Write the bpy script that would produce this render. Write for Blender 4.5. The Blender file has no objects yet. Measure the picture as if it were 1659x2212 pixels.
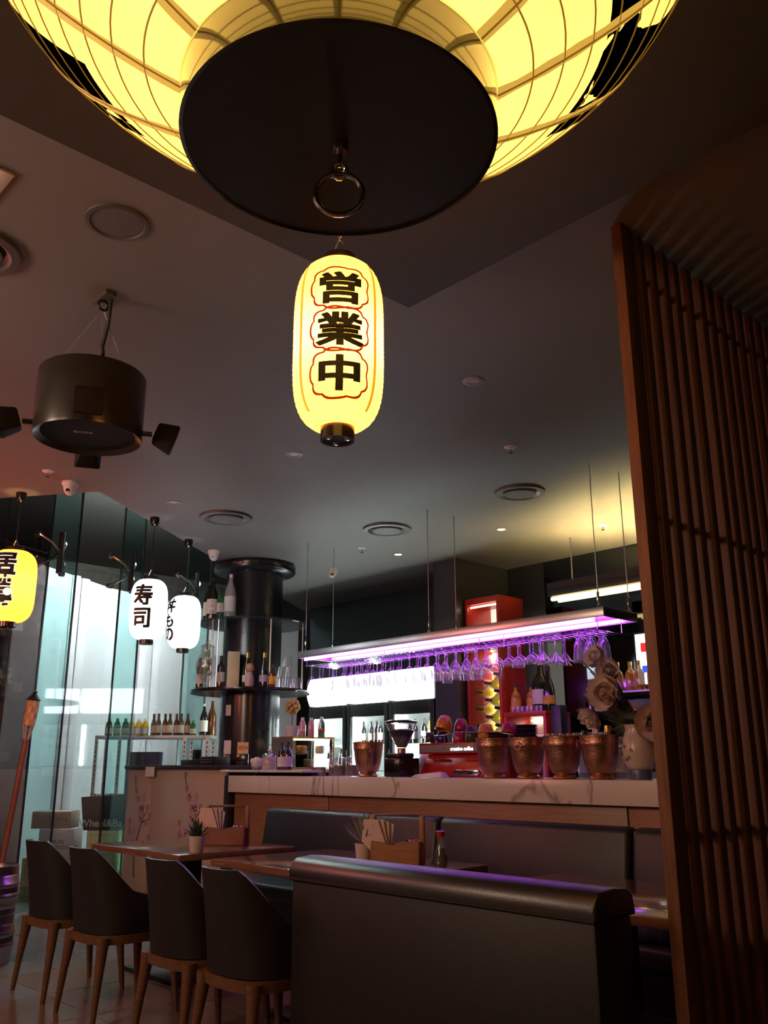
import bpy, bmesh, math, random
from mathutils import Vector, Matrix
random.seed(7)
PI = math.pi
scn = bpy.context.scene
COL = scn.collection
R = math.radians

# ------------------------------------------------------------------ camera
cam_d = bpy.data.cameras.new('camera')
cam = bpy.data.objects.new('camera', cam_d)
COL.objects.link(cam)
cam_d.sensor_fit = 'VERTICAL'
cam_d.sensor_height = 36.0
cam_d.lens = 36.0 * 1912.0 / 2212.0
cam_d.clip_start = 0.02
YAW, PIT, ROL = R(43.06), R(15.93), R(-0.157)
_fw = Vector((-math.cos(YAW), math.sin(YAW), 0)); _rt = Vector((math.sin(YAW), math.cos(YAW), 0)); _up = Vector((0, 0, 1))
_F = _fw * math.cos(PIT) + _up * math.sin(PIT); _U = -_fw * math.sin(PIT) + _up * math.cos(PIT)
_R = _rt * math.cos(ROL) + _U * math.sin(ROL); _U2 = -_rt * math.sin(ROL) + _U * math.cos(ROL)
_m = Matrix((_R, _U2, -_F)).transposed().to_4x4()
_m.translation = (0, 0, 1.25)
cam.matrix_world = _m
scn.camera = cam

# ------------------------------------------------------------------ world, exposure
w = bpy.data.worlds.new('night'); scn.world = w; w.use_nodes = True
w.node_tree.nodes['Background'].inputs[0].default_value = (0.02, 0.022, 0.03, 1)
w.node_tree.nodes['Background'].inputs[1].default_value = 0.1
scn.view_settings.view_transform = 'Standard'
scn.view_settings.look = 'None'
scn.view_settings.gamma = 1.0
scn.view_settings.exposure = 0.0
scn.view_settings.use_curve_mapping = False
scn.cycles.sample_clamp_indirect = 4.0
scn.cycles.use_light_tree = False
scn.cycles.max_bounces = 7
scn.cycles.diffuse_bounces = 3
scn.cycles.glossy_bounces = 3
scn.cycles.transmission_bounces = 4
scn.cycles.transparent_max_bounces = 16
scn.cycles.caustics_reflective = False
scn.cycles.caustics_refractive = False

def lamp(name, kind, loc, power, color, size=0.1, rot=None, spot=None):
    d = bpy.data.lights.new(name, kind)
    d.energy = power; d.color = color
    if kind == 'AREA': d.size = size
    else: d.shadow_soft_size = size
    if spot: d.spot_size = spot; d.spot_blend = 0.6
    o = bpy.data.objects.new(name, d); COL.objects.link(o); o.location = loc
    if rot: o.rotation_euler = rot
    return o
# added fill lights standing in for unseen room lamps, behind and beside the camera
lamp('fill_light_warm', 'POINT', (-3.9, -0.9, 2.45), 120, (1.0, 0.66, 0.47), 0.35)
lamp('fill_light_aisle', 'POINT', (-2.6, -2.2, 2.3), 60, (1.0, 0.66, 0.47), 0.35)
lamp('fill_light_red', 'POINT', (-6.3, 0.75, 2.35), 65, (1.0, 0.22, 0.16), 0.2)
lamp('fill_light_cool', 'POINT', (-8.0, -0.6, 2.6), 26, (0.8, 0.75, 0.95), 0.3)

# ------------------------------------------------------------------ materials
MATS = {}
def nd(nt, t, **kw):
    n = nt.nodes.new(t)
    for k, v in kw.items(): setattr(n, k, v)
    return n
def mat(name, col, rough=0.5, metal=0.0, var=0.12, scale=8.0, alpha=1.0, emit=None, estr=0.0, spec=0.5, bump=0.0, bscale=60.0, coat=0.0, stretch=None):
    if name in MATS: return MATS[name]
    m = bpy.data.materials.new(name); m.use_nodes = True
    nt = m.node_tree; b = nt.nodes['Principled BSDF']
    tc = nd(nt, 'ShaderNodeTexCoord'); src = tc.outputs['Object']
    if stretch:
        mp = nd(nt, 'ShaderNodeMapping'); mp.inputs['Scale'].default_value = stretch
        nt.links.new(src, mp.inputs[0]); src = mp.outputs[0]
    nz = nd(nt, 'ShaderNodeTexNoise'); nz.inputs['Scale'].default_value = scale; nz.inputs['Detail'].default_value = 4
    nt.links.new(src, nz.inputs['Vector'])
    cr = nd(nt, 'ShaderNodeValToRGB')
    c = Vector(col[:3])
    cr.color_ramp.elements[0].position = 0.3; cr.color_ramp.elements[1].position = 0.7
    cr.color_ramp.elements[0].color = (*(c * (1 - var)), 1); cr.color_ramp.elements[1].color = (*[min(1, x) for x in (c * (1 + var))], 1)
    nt.links.new(nz.outputs[0], cr.inputs[0]); nt.links.new(cr.outputs[0], b.inputs['Base Color'])
    b.inputs['Roughness'].default_value = rough; b.inputs['Metallic'].default_value = metal
    b.inputs['Specular IOR Level'].default_value = spec; b.inputs['Alpha'].default_value = alpha
    b.inputs['Coat Weight'].default_value = coat
    if emit:
        b.inputs['Emission Color'].default_value = (*emit, 1); b.inputs['Emission Strength'].default_value = estr
    if bump:
        n2 = nd(nt, 'ShaderNodeTexNoise'); n2.inputs['Scale'].default_value = bscale
        nt.links.new(src, n2.inputs['Vector'])
        bp = nd(nt, 'ShaderNodeBump'); bp.inputs['Strength'].default_value = bump; bp.inputs['Distance'].default_value = 0.01
        nt.links.new(n2.outputs[0], bp.inputs['Height']); nt.links.new(bp.outputs[0], b.inputs['Normal'])
    MATS[name] = m
    return m
def emis(name, col, s, var=0.04):
    return mat(name, (0.8, 0.8, 0.8), 0.6, emit=col, estr=s, var=var)
def pane(name, tint, refl=0.1, rough=0.02):
    if name in MATS: return MATS[name]
    m = bpy.data.materials.new(name); m.use_nodes = True; nt = m.node_tree; nt.nodes.clear()
    t = nd(nt, 'ShaderNodeBsdfTransparent'); t.inputs[0].default_value = (*tint, 1)
    g = nd(nt, 'ShaderNodeBsdfGlossy'); g.inputs['Color'].default_value = (1, 1, 1, 1)
    nz = nd(nt, 'ShaderNodeTexNoise'); nz.inputs['Scale'].default_value = 2.0
    mr = nd(nt, 'ShaderNodeMapRange'); mr.inputs['To Min'].default_value = rough; mr.inputs['To Max'].default_value = rough * 1.6
    nt.links.new(nz.outputs[0], mr.inputs[0]); nt.links.new(mr.outputs[0], g.inputs['Roughness'])
    x = nd(nt, 'ShaderNodeMixShader'); x.inputs[0].default_value = refl
    nt.links.new(t.outputs[0], x.inputs[1]); nt.links.new(g.outputs[0], x.inputs[2])
    o = nd(nt, 'ShaderNodeOutputMaterial'); nt.links.new(x.outputs[0], o.inputs[0])
    MATS[name] = m; return m
def thin_glass(name, tint, diff, ior=1.5, rough=0.03):
    if name in MATS: return MATS[name]
    m = bpy.data.materials.new(name); m.use_nodes = True; nt = m.node_tree; nt.nodes.clear()
    t = nd(nt, 'ShaderNodeBsdfTransparent'); t.inputs[0].default_value = (*tint, 1)
    g = nd(nt, 'ShaderNodeBsdfGlossy'); g.inputs['Color'].default_value = (1, 1, 1, 1)
    nz = nd(nt, 'ShaderNodeTexNoise'); nz.inputs['Scale'].default_value = 30.0
    mr = nd(nt, 'ShaderNodeMapRange'); mr.inputs['To Min'].default_value = rough; mr.inputs['To Max'].default_value = rough*2
    nt.links.new(nz.outputs[0], mr.inputs[0]); nt.links.new(mr.outputs[0], g.inputs['Roughness'])
    lw = nd(nt, 'ShaderNodeLayerWeight'); pw = nd(nt, 'ShaderNodeMath', operation='POWER'); pw.inputs[1].default_value = 3.5; nt.links.new(lw.outputs['Facing'], pw.inputs[0])
    lw.inputs[0].default_value = 0.5
    f = nd(nt, 'ShaderNodeMath', operation='MULTIPLY_ADD'); f.inputs[1].default_value = 0.75; f.inputs[2].default_value = (ior-1)**2/(ior+1)**2*1.6; nt.links.new(pw.outputs[0], f.inputs[0])
    x = nd(nt, 'ShaderNodeMixShader'); nt.links.new(f.outputs[0], x.inputs[0]); nt.links.new(t.outputs[0], x.inputs[1]); nt.links.new(g.outputs[0], x.inputs[2])
    d = nd(nt, 'ShaderNodeBsdfDiffuse'); d.inputs[0].default_value = (0.9, 0.9, 0.92, 1)
    y = nd(nt, 'ShaderNodeMixShader'); y.inputs[0].default_value = diff; nt.links.new(x.outputs[0], y.inputs[1]); nt.links.new(d.outputs[0], y.inputs[2])
    o = nd(nt, 'ShaderNodeOutputMaterial'); nt.links.new(y.outputs[0], o.inputs[0])
    MATS[name] = m; return m
def paper(name, col, glow, s, ribs=0.0, rib_col=None):
    """lantern paper: translucent sheet lit by the bulb inside, plus its own even glow; ribs = rib lines per metre"""
    m = bpy.data.materials.new(name); m.use_nodes = True; nt = m.node_tree; nt.nodes.clear()
    tr = nd(nt, 'ShaderNodeBsdfTranslucent'); df = nd(nt, 'ShaderNodeBsdfDiffuse')
    em = nd(nt, 'ShaderNodeEmission'); em.inputs[1].default_value = s
    mx = nd(nt, 'ShaderNodeMixShader'); mx.inputs[0].default_value = 0.35
    ad = nd(nt, 'ShaderNodeAddShader'); o = nd(nt, 'ShaderNodeOutputMaterial')
    tc = nd(nt, 'ShaderNodeTexCoord')
    nz = nd(nt, 'ShaderNodeTexNoise'); nz.inputs['Scale'].default_value = 14; nz.inputs['Detail'].default_value = 5
    nt.links.new(tc.outputs['Object'], nz.inputs['Vector'])
    mr = nd(nt, 'ShaderNodeMapRange'); mr.inputs['To Min'].default_value = 0.85; mr.inputs['To Max'].default_value = 1.12
    nt.links.new(nz.outputs[0], mr.inputs[0])
    fac = mr.outputs[0]
    if ribs:
        sp = nd(nt, 'ShaderNodeSeparateXYZ'); nt.links.new(tc.outputs['Object'], sp.inputs[0])
        mu = nd(nt, 'ShaderNodeMath', operation='MULTIPLY'); mu.inputs[1].default_value = ribs; nt.links.new(sp.outputs[2], mu.inputs[0])
        fr = nd(nt, 'ShaderNodeMath', operation='FRACT'); nt.links.new(mu.outputs[0], fr.inputs[0])
        lt = nd(nt, 'ShaderNodeMath', operation='LESS_THAN'); lt.inputs[1].default_value = 0.16; nt.links.new(fr.outputs[0], lt.inputs[0])
        m2 = nd(nt, 'ShaderNodeMapRange'); m2.inputs['To Min'].default_value = 1.0; m2.inputs['To Max'].default_value = 0.72
        nt.links.new(lt.outputs[0], m2.inputs[0])
        mm = nd(nt, 'ShaderNodeMath', operation='MULTIPLY'); nt.links.new(fac, mm.inputs[0]); nt.links.new(m2.outputs[0], mm.inputs[1]); fac = mm.outputs[0]
    def scaled(c):
        v = nd(nt, 'ShaderNodeVectorMath', operation='SCALE'); v.inputs[0].default_value = c; nt.links.new(fac, v.inputs['Scale']); return v.outputs[0]
    cc = scaled(col); ce = scaled(glow)
    nt.links.new(cc, tr.inputs[0]); nt.links.new(cc, df.inputs[0]); nt.links.new(ce, em.inputs[0])
    nt.links.new(df.outputs[0], mx.inputs[2]); nt.links.new(tr.outputs[0], mx.inputs[1])
    nt.links.new(mx.outputs[0], ad.inputs[0]); nt.links.new(em.outputs[0], ad.inputs[1]); nt.links.new(ad.outputs[0], o.inputs[0])
    return m
def marble():
    m = mat('marble', (0.72, 0.66, 0.62), 0.25, var=0.05, scale=2)
    nt = m.node_tree; b = nt.nodes['Principled BSDF']
    tc = nt.nodes['Texture Coordinate']
    mp = nd(nt, 'ShaderNodeMapping'); mp.inputs['Scale'].default_value = (1.3, 1.0, 0.45); mp.inputs['Rotation'].default_value = (0.0, 0.5, 0.0)
    nt.links.new(tc.outputs['Object'], mp.inputs[0])
    wv = nd(nt, 'ShaderNodeTexNoise'); wv.inputs['Scale'].default_value = 0.9; wv.inputs['Detail'].default_value = 5; wv.inputs['Roughness'].default_value = 0.55; wv.inputs['Distortion'].default_value = 0.6
    nt.links.new(mp.outputs[0], wv.inputs['Vector'])
    cr = nd(nt, 'ShaderNodeValToRGB'); e = cr.color_ramp.elements
    e[0].position = 0.488; e[0].color = (1, 1, 1, 1); e[1].position = 0.512; e[1].color = (1, 1, 1, 1)
    k = e.new(0.5); k.color = (0.3, 0.26, 0.24, 1)
    nt.links.new(wv.outputs[0], cr.inputs[0])
    mx = nd(nt, 'ShaderNodeMixRGB', blend_type='MULTIPLY'); mx.inputs[0].default_value = 0.7
    old = b.inputs['Base Color'].links[0].from_socket
    nt.links.new(old, mx.inputs[1]); nt.links.new(cr.outputs[0], mx.inputs[2]); nt.links.new(mx.outputs[0], b.inputs['Base Color'])
    return m

BLACK = mat('black_metal', (0.012, 0.012, 0.012), 0.35)
STEEL = mat('brushed_steel', (0.55, 0.55, 0.56), 0.32, 1.0, stretch=(1, 1, 30))
CHROME = mat('chrome', (0.75, 0.75, 0.75), 0.12, 1.0)
LEATHER = mat('brown_black_leather', (0.011, 0.008, 0.006), 0.5, spec=0.45, var=0.15, scale=20, bump=0.07, bscale=180)
BOOTHL = mat('black_vinyl', (0.017, 0.019, 0.022), 0.40, var=0.1, scale=12, bump=0.1, bscale=200)
WALNUT = mat('walnut', (0.13, 0.06, 0.025), 0.4, var=0.3, scale=6, stretch=(3, 3, 20))
TABLEW = mat('copper_brown_table', (0.20, 0.095, 0.05), 0.16, var=0.2, scale=5, stretch=(1, 6, 6), coat=0.4)
PANELW = mat('honey_wood_panel', (0.27, 0.13, 0.055), 0.4, var=0.22, scale=4, stretch=(1, 8, 14))
SLATW = mat('cedar_slat', (0.15, 0.058, 0.027), 0.6, var=0.3, scale=5, stretch=(10, 10, 1))
MARBLE = marble()
REDP = mat('red_lacquer', (0.50, 0.035, 0.02), 0.35, var=0.08)
WHITEP = mat('white_plastic', (0.75, 0.73, 0.72), 0.4, var=0.05)
COPPER = mat('hammered_copper', (0.58, 0.31, 0.21), 0.33, 1.0, var=0.15, scale=20, bump=0.25, bscale=90)
PAPERW = mat('white_paper', (0.8, 0.77, 0.74), 0.7, var=0.05)
CLEAR = thin_glass('clear_glass', (0.97, 0.97, 0.98), 0.07, 1.7)
CLEARJ = thin_glass('jar_glass', (0.93, 0.94, 0.95), 0.10, 1.6)
CEILM = mat('charcoal_ceiling', (0.175, 0.168, 0.166), 0.65, var=0.05, scale=1.2)
BLACKW = mat('black_wall', (0.016, 0.016, 0.018), 0.35, var=0.2, scale=2)
INK = mat('black_ink', (0.008, 0.006, 0.005), 0.6, var=0.1)
GOLD = mat('gold', (0.75, 0.52, 0.15), 0.3, 1.0)
CORD = mat('black_cord', (0.01, 0.01, 0.01), 0.6)

# ------------------------------------------------------------------ mesh helpers
class MB:
    def __init__(s): s.v = []; s.f = []
    def add(s, vs, fs, mx=None):
        o = len(s.v)
        s.v += [tuple(mx @ Vector(p)) if mx else tuple(p) for p in vs]
        s.f += [tuple(i + o for i in q) for q in fs]
        return s
    def box(s, x0, x1, y0, y1, z0, z1, mx=None):
        return s.add([(x0,y0,z0),(x1,y0,z0),(x1,y1,z0),(x0,y1,z0),(x0,y0,z1),(x1,y0,z1),(x1,y1,z1),(x0,y1,z1)],
                     [(0,3,2,1),(4,5,6,7),(0,1,5,4),(1,2,6,5),(2,3,7,6),(3,0,4,7)], mx)
    def lathe(s, prof, n=20, c=(0,0,0), mx=None, a0=0.0, caps=True):
        vs = []; fs = []; k = len(prof)
        for i in range(n):
            a = a0 + 2*PI*i/n
            for r, z in prof: vs.append((c[0]+r*math.cos(a), c[1]+r*math.sin(a), c[2]+z))
        for i in range(n):
            j = (i+1) % n
            for q in range(k-1): fs.append((i*k+q, j*k+q, j*k+q+1, i*k+q+1))
        if caps:
            if prof[0][0] > 1e-6: fs.append(tuple(i*k for i in reversed(range(n))))
            if prof[-1][0] > 1e-6: fs.append(tuple(i*k+k-1 for i in range(n)))
        return s.add(vs, fs, mx)
    def tube(s, pts, r, n=8, cap=True):
        pts = [Vector(p) for p in pts]; rs = r if isinstance(r, (list, tuple)) else [r]*len(pts)
        vs = []; fs = []; ref = None
        for i, p in enumerate(pts):
            d = (pts[min(i+1, len(pts)-1)] - pts[max(i-1, 0)]).normalized()
            if ref is None: ref = d.orthogonal().normalized()
            a = (ref - d*ref.dot(d))
            a = a.normalized() if a.length > 1e-6 else d.orthogonal().normalized()
            ref = a; b = d.cross(a)
            for k in range(n):
                t = 2*PI*(k+0.5)/n
                vs.append(tuple(p + (a*math.cos(t) + b*math.sin(t))*rs[i]))
        for i in range(len(pts)-1):
            for k in range(n):
                l = (k+1) % n
                fs.append((i*n+k, i*n+l, (i+1)*n+l, (i+1)*n+k))
        if cap:
            fs.append(tuple(reversed(range(n)))); fs.append(tuple((len(pts)-1)*n+k for k in range(n)))
        return s.add(vs, fs)
    def ring(s, c, R0, r, axis='z', n=24, m=8, ang=2*PI):
        closed = abs(ang-2*PI) < 1e-6
        vs = []; fs = []; N = n if closed else n+1
        for i in range(N):
            a = ang*i/n
            for k in range(m):
                b = 2*PI*k/m; q = R0 + r*math.cos(b); h = r*math.sin(b)
                p = (q*math.cos(a), q*math.sin(a), h)
                if axis == 'y': p = (p[0], p[2], p[1])
                if axis == 'x': p = (p[2], p[0], p[1])
                vs.append((c[0]+p[0], c[1]+p[1], c[2]+p[2]))
        for i in range(n):
            j = (i+1) % N
            for k in range(m): fs.append((i*m+k, j*m+k, j*m+(k+1) % m, i*m+(k+1) % m))
        return s.add(vs, fs)
    def prism(s, poly, z0, z1):
        n = len(poly)
        return s.add([(x,y,z0) for x,y in poly] + [(x,y,z1) for x,y in poly],
                     [tuple(reversed(range(n))), tuple(range(n,2*n))] + [(i,(i+1)%n,(i+1)%n+n,i+n) for i in range(n)])
    def mesh(s, name, m, bevel=0.0, seg=2, smooth=True, ang=35):
        me = bpy.data.meshes.new(name); me.from_pydata(s.v, [], s.f)
        bm = bmesh.new(); bm.from_mesh(me)
        bmesh.ops.recalc_face_normals(bm, faces=bm.faces)
        if bevel:
            es = [e for e in bm.edges if len(e.link_faces) == 2 and e.calc_face_angle(0) > R(40)]
            bmesh.ops.bevel(bm, geom=es, offset=bevel, segments=seg, affect='EDGES', profile=0.5, clamp_overlap=True)
        bm.to_mesh(me); bm.free()
        if smooth:
            for p in me.polygons: p.use_smooth = True
            me.set_sharp_from_angle(angle=R(ang))
        me.materials.append(m); return me
def tag(o, label=None, cat=None, group=None, kind=None):
    if label: o['label'] = label
    if cat: o['category'] = cat
    if group: o['group'] = group
    if kind: o['kind'] = kind
    return o
def link(name, me, parent=None, loc=None, rz=None):
    o = bpy.data.objects.new(name, me); COL.objects.link(o)
    if parent: o.parent = parent
    if loc is not None: o.location = loc
    if rz is not None: o.rotation_euler = (0, 0, rz)
    return o
def part(name, mb, m, parent, bevel=0.0, label=None, **kw):
    o = link(name, mb.mesh(name, m, bevel, **kw), parent)
    if label: o['label'] = label
    return o
def thing(name, label, cat, loc=(0,0,0), rz=0, group=None):
    return tag(link(name, None, None, loc, rz), label, cat, group)
def solo(name, mb, m, label, cat, loc=(0,0,0), rz=0, group=None, bevel=0.0, **kw):
    return tag(link(name, mb.mesh(name, m, bevel, **kw), None, loc, rz), label, cat, group)
def struct(name, mb, m, bevel=0.0):
    return tag(link(name, mb.mesh(name, m, bevel, smooth=False)), kind='structure')
def ctree(o, loc=None, rz=None, label=None, parent=None, group=None):
    c = o.copy(); COL.objects.link(c); c.parent = parent
    for ch in o.children: ctree(ch, parent=c)
    if loc is not None: c.location = loc
    if rz is not None: c.rotation_euler = (0, 0, rz)
    if label: c['label'] = label
    if group: c['group'] = group
    return c

def text_vf(body, size=1.0, bold=0.0, cuts=0):
    c = bpy.data.curves.new('txt', 'FONT'); c.body = body; c.size = size; c.offset = bold*size; c.align_x = 'CENTER'; c.align_y = 'CENTER'; c.resolution_u = 3
    o = bpy.data.objects.new('txt', c); COL.objects.link(o)
    dg = bpy.context.evaluated_depsgraph_get()
    me = bpy.data.meshes.new_from_object(o.evaluated_get(dg))
    bm = bmesh.new(); bm.from_mesh(me)
    xs = [v.co.x for v in bm.verts]; ys = [v.co.y for v in bm.verts]
    cx, cy = (min(xs)+max(xs))/2, (min(ys)+max(ys))/2
    for v in bm.verts: v.co.x -= cx; v.co.y -= cy
    if cuts:
        for ax in (0, 1):
            hw = (max(xs)-min(xs))/2 if ax == 0 else (max(ys)-min(ys))/2
            for i in range(1, cuts):
                no = [0,0,0]; no[ax] = 1; co = [0,0,0]; co[ax] = -hw + 2*hw*i/cuts
                bmesh.ops.bisect_plane(bm, geom=bm.verts[:]+bm.edges[:]+bm.faces[:], plane_co=co, plane_no=no)
    vs = [(v.co.x, v.co.y) for v in bm.verts]; bm.verts.index_update()
    fs = [tuple(v.index for v in f.verts) for f in bm.faces]
    bm.free(); bpy.data.objects.remove(o); bpy.data.curves.remove(c); bpy.data.meshes.remove(me)
    return vs, fs
def flat_text(parent, body, size, m, o, ux, uy, bold=0.0, name='lettering'):
    """lettering laid on a plane: origin o (centre), ux/uy direction vectors"""
    vs, fs = text_vf(body, size, bold)
    o, ux, uy = Vector(o), Vector(ux), Vector(uy)
    mb = MB(); mb.add([tuple(o + ux*x + uy*y) for x, y in vs], fs)
    me = bpy.data.meshes.new(name); me.from_pydata(mb.v, [], mb.f); me.materials.append(m)
    return link(name, me, parent)

# ================================================================== SETTING
HC, HS, HU = 3.2, 3.0, 4.5
FLOORM = mat('brown_floor_base', (0.10, 0.07, 0.05), 0.4, var=0.2, scale=3)
struct('floor', MB().box(-14, 2.2, -3.2, 10, -0.12, -0.012), FLOORM)
floor_o = bpy.data.objects['floor']
TILEB = mat('tan_floor_tile', (0.17, 0.115, 0.075), 0.22, var=0.15, scale=2.5)
TILEG = mat('grey_floor_tile', (0.15, 0.145, 0.14), 0.25, var=0.12, scale=2.5)
tb = MB().box(-0.298, 0.298, -0.298, 0.298, -0.0115, 0.0).mesh('floor_tile', TILEB, 0.002, 1)
tg = tb.copy(); tg.materials[0] = TILEG
def zone_grey(x, y):  # the grey zone follows the line of the glass front
    return (x + 5.556) * 0.622 + (y - 2.46) * 0.463 < 0
for i in range(17):
    for j in range(12):
        x = -9.9 + 0.6*i; y = -0.9 + 0.6*j
        if y > 4.2 and x > -8.4: continue
        link('floor_tile', tg if zone_grey(x, y) else tb, floor_o, (x, y, 0))

ceil_poly = [(-9.6, 0.152), (-6.677, 2.257), (-6.013, 2.736), (-7.467, 4.749), (-9.2, 7.15), (2.2, 7.15), (2.2, -3.2), (-9.6, -3.2)]
struct('ceiling', MB().prism(ceil_poly, HC, HC+0.25), CEILM)
SOFM = mat('black_ceiling_bulkhead', (0.030, 0.024, 0.018), 0.7, var=0.1, scale=2)
struct('ceiling_bulkhead', MB().box(-2.246, 2.15, -3.1, 2.237, HS, HC-0.002), SOFM)
struct('ceiling_upper', MB().box(-14, 2.2, -3.2, 10, HU, HU+0.1), mat('grey_brown_upper', (0.22, 0.20, 0.18), 0.6))
struct('wall_left', MB().box(-14.1, -14, -3.2, 10, 0, HU), mat('dark_brown_wall', (0.16, 0.13, 0.11), 0.6))
struct('wall_right', MB().box(2.2, 2.3, -3.2, 10, 0, HU), mat('dark_brown_wall2', (0.10, 0.07, 0.05), 0.6))
struct('wall_front', MB().box(-14, 2.2, -3.3, -3.2, 0, HU), mat('grey_brown_wall', (0.16, 0.12, 0.10), 0.6))
struct('wall_back', MB().box(-9.0, 2.2, 7.1, 7.25, 0, HC), BLACKW)
struct('wall_far', MB().box(-14, 2.2, 9.9, 10, 0, HU), BLACKW)
# dark mirror cladding on the back wall right of the wine cabinet
MIRR = mat('smoked_mirror', (0.10, 0.11, 0.12), 0.04, 1.0, var=0.03)
t = thing('wall_mirror', 'dark smoked mirror panels covering the back wall behind the bar', 'mirror', (0, 7.1, 0))
for k in range(4):
    part('mirror_panel', MB().box(-5.25+k*1.3, -3.96+k*1.3, -0.012, 0.0, 1.0, 3.19), MIRR, t)
struct('wall_pier', MB().box(-6.02, -5.72, 6.3, 7.1, 0, HC), mat('dark_grey_pier', (0.035, 0.034, 0.036), 0.4))

# white partition of the corridor behind the glass front
def polyline_wall(mb, pts, th, z0, z1):
    for (a, b) in zip(pts, pts[1:]):
        d = Vector((b[0]-a[0], b[1]-a[1])); n = Vector((-d.y, d.x)).normalized()*th
        mb.prism([a, b, (b[0]+n.x, b[1]+n.y), (a[0]+n.x, a[1]+n.y)], z0, z1)
    return mb
WP = [(-9.50, 3.50), (-9.70, 3.90), (-10.39, 4.99), (-10.92, 6.63), (-11.2, 8.6)]
WALLW = mat('white_partition', (0.78, 0.78, 0.80), 0.45, var=0.03, scale=1)
struct('wall_partition', polyline_wall(MB(), WP, 0.1, 0, 3.4), WALLW)
for (x, y) in [(-9.98, 4.34), (-10.08, 4.50), (-10.58, 5.57), (-10.65, 5.80), (-10.83, 6.35)]:
    tag(link('trim_1', MB().box(x-0.05, x+0.05, y-0.05, y+0.05, 0, 3.4).mesh('trim_1', WALLW, 0.01)), kind='structure')
struct('wall_partition_dark', polyline_wall(MB(), [(-8.6, 0.5), (-9.0, 2.0), (-9.5, 3.5)], 0.1, 0, 3.0), mat('dark_timber_wall', (0.05, 0.03, 0.025), 0.5, var=0.3))

# tube lamps added out of view to brighten the white partition
def added_tube_lamp(loc, rz, label):
    t = thing('added_tube_lamp', label, 'lamp', loc, rz, 'added corridor tube lamps')
    part('housing', MB().box(-0.6, 0.6, -0.05, 0.05, 0.03, 0.09), WHITEP, t, 0.005)
    part('tube', MB().tube([(-0.57, 0, 0), (0.57, 0, 0)], 0.016), emis('added_corridor_tube', (0.92, 1.0, 0.985), 700), t)
    for sx in (-0.4, 0.4): part('rod', MB().tube([(sx, 0, 0.09), (sx, 0, HU-loc[2])], 0.006), STEEL, t)
added_tube_lamp((-8.85, 4.35, 4.36), R(120), 'added unseen fluorescent tube hung high over the corridor behind the glass')
added_tube_lamp((-9.35, 5.6, 4.36), R(110), 'added unseen fluorescent tube hung high over the corridor behind the column')

# ------------------------------------------------------------------ glass front with spider fittings
GX = lambda y: -7.98 - 0.46*(y-2.74) + 0.022*(y-2.74)**2
GY = [1.3, 2.1, 2.80, 3.30, 3.645, 4.24, 4.55, 5.27, 5.66, 6.3, 7.0]
TEAL = pane('teal_glass', (0.70, 0.88, 0.87), 0.12, 0.03)
CLGL = pane('clear_pane', (0.93, 0.96, 0.96), 0.10, 0.03)
DKGL = pane('smoked_pane', (0.40, 0.36, 0.36), 0.14, 0.03)
front = tag(link('window_1', None), 'curved glass shopfront of tall frameless panes with steel spider fittings', kind='structure')
for k in range(len(GY)-1):
    y0, y1 = GY[k], GY[k+1]
    a, b = Vector((GX(y0), y0, 0)), Vector((GX(y1), y1, 0))
    d = (b-a).normalized(); n = Vector((-d.y, d.x, 0))*0.005
    g = DKGL if k < 3 else (TEAL if k in (3, 5, 7, 9) else CLGL)
    for (z0, z1) in ((0.02, 3.196), (3.204, HU)):
        q0, q1 = a + d*0.008, b - d*0.008
        part('glass_pane', MB().prism([(q0.x-n.x, q0.y-n.y), (q1.x-n.x, q1.y-n.y), (q1.x+n.x, q1.y+n.y), (q0.x+n.x, q0.y+n.y)], z0, z1), g, front, smooth=False)
    part('joint_seal', MB().box(-0.008, 0.008, -0.008, 0.008, 0, HU, Matrix.Translation(b)), BLACK, front)
def spider(k, lab):
    y = GY[k]; x = GX(y); d = Vector((GX(y+0.1)-GX(y-0.1), 0.2, 0)).normalized(); n = Vector((d.y, -d.x, 0))
    t = thing('spider_fitting', lab, 'glass fitting', (x, y, 3.2), 0, 'spider fittings')
    c = n*0.14
    for sx in (-1, 1):
        for sz in (-1, 1):
            e = d*0.17*sx + Vector((0, 0, 0.16*sz)) + n*0.02
            part('arm', MB().tube([c, c*0.75 + e*0.5, e], [0.016, 0.014, 0.012]), CHROME, t)
    for sx in (-1, 1):
        for sz in (-1, 1):
            e = d*0.17*sx + Vector((0, 0, 0.16*sz))
            part('disc', MB().tube([e - n*0.012 + n*0.006, e + n*0.03], 0.03, 12), CHROME, t)
    part('post', MB().tube([c + Vector((0, 0, -0.2)), c + Vector((0, 0, 0.2))], 0.028, 10), BLACK, t)
spider(3, 'steel spider fitting on the glass above the tiki torch, beside the orange lantern')
spider(5, 'steel spider fitting on the glass left of the front white lantern')
spider(7, 'steel spider fitting on the glass behind the rear white lantern')

# ================================================================== BAR
bar = thing('bar_counter', 'long bar counter with white veined marble top over honey wood panels', 'bar counter', (0, 4.4, 0))
part('marble_top', MB().box(-6.66, -0.4, 0, 0.66, 1.03, 1.165), MARBLE, bar, 0.004, 'white marble top with grey veins')
for (a, b) in ((-6.64, -5.395), (-5.385, -2.831), (-2.821, -0.4)):
    part('wood_panel', MB().box(a, b, 0.06, 0.1, 0.02, 1.03), PANELW, bar, 0.003)
part('carcass', MB().box(-6.64, -0.42, 0.1, 0.62, 0.0, 1.03), BLACK, bar)
part('end_post', MB().box(-6.75, -6.665, 0.02, 0.62, 0.0, 1.165), BLACK, bar, 0.003)
lift = thing('raised_shelf', 'thin white marble shelf raised over the left end of the bar', 'shelf', (0, 4.4, 0))
part('slab', MB().box(-6.76, -5.62, -0.02, 0.95, 1.192, 1.21), MARBLE, lift, 0.003)
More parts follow.
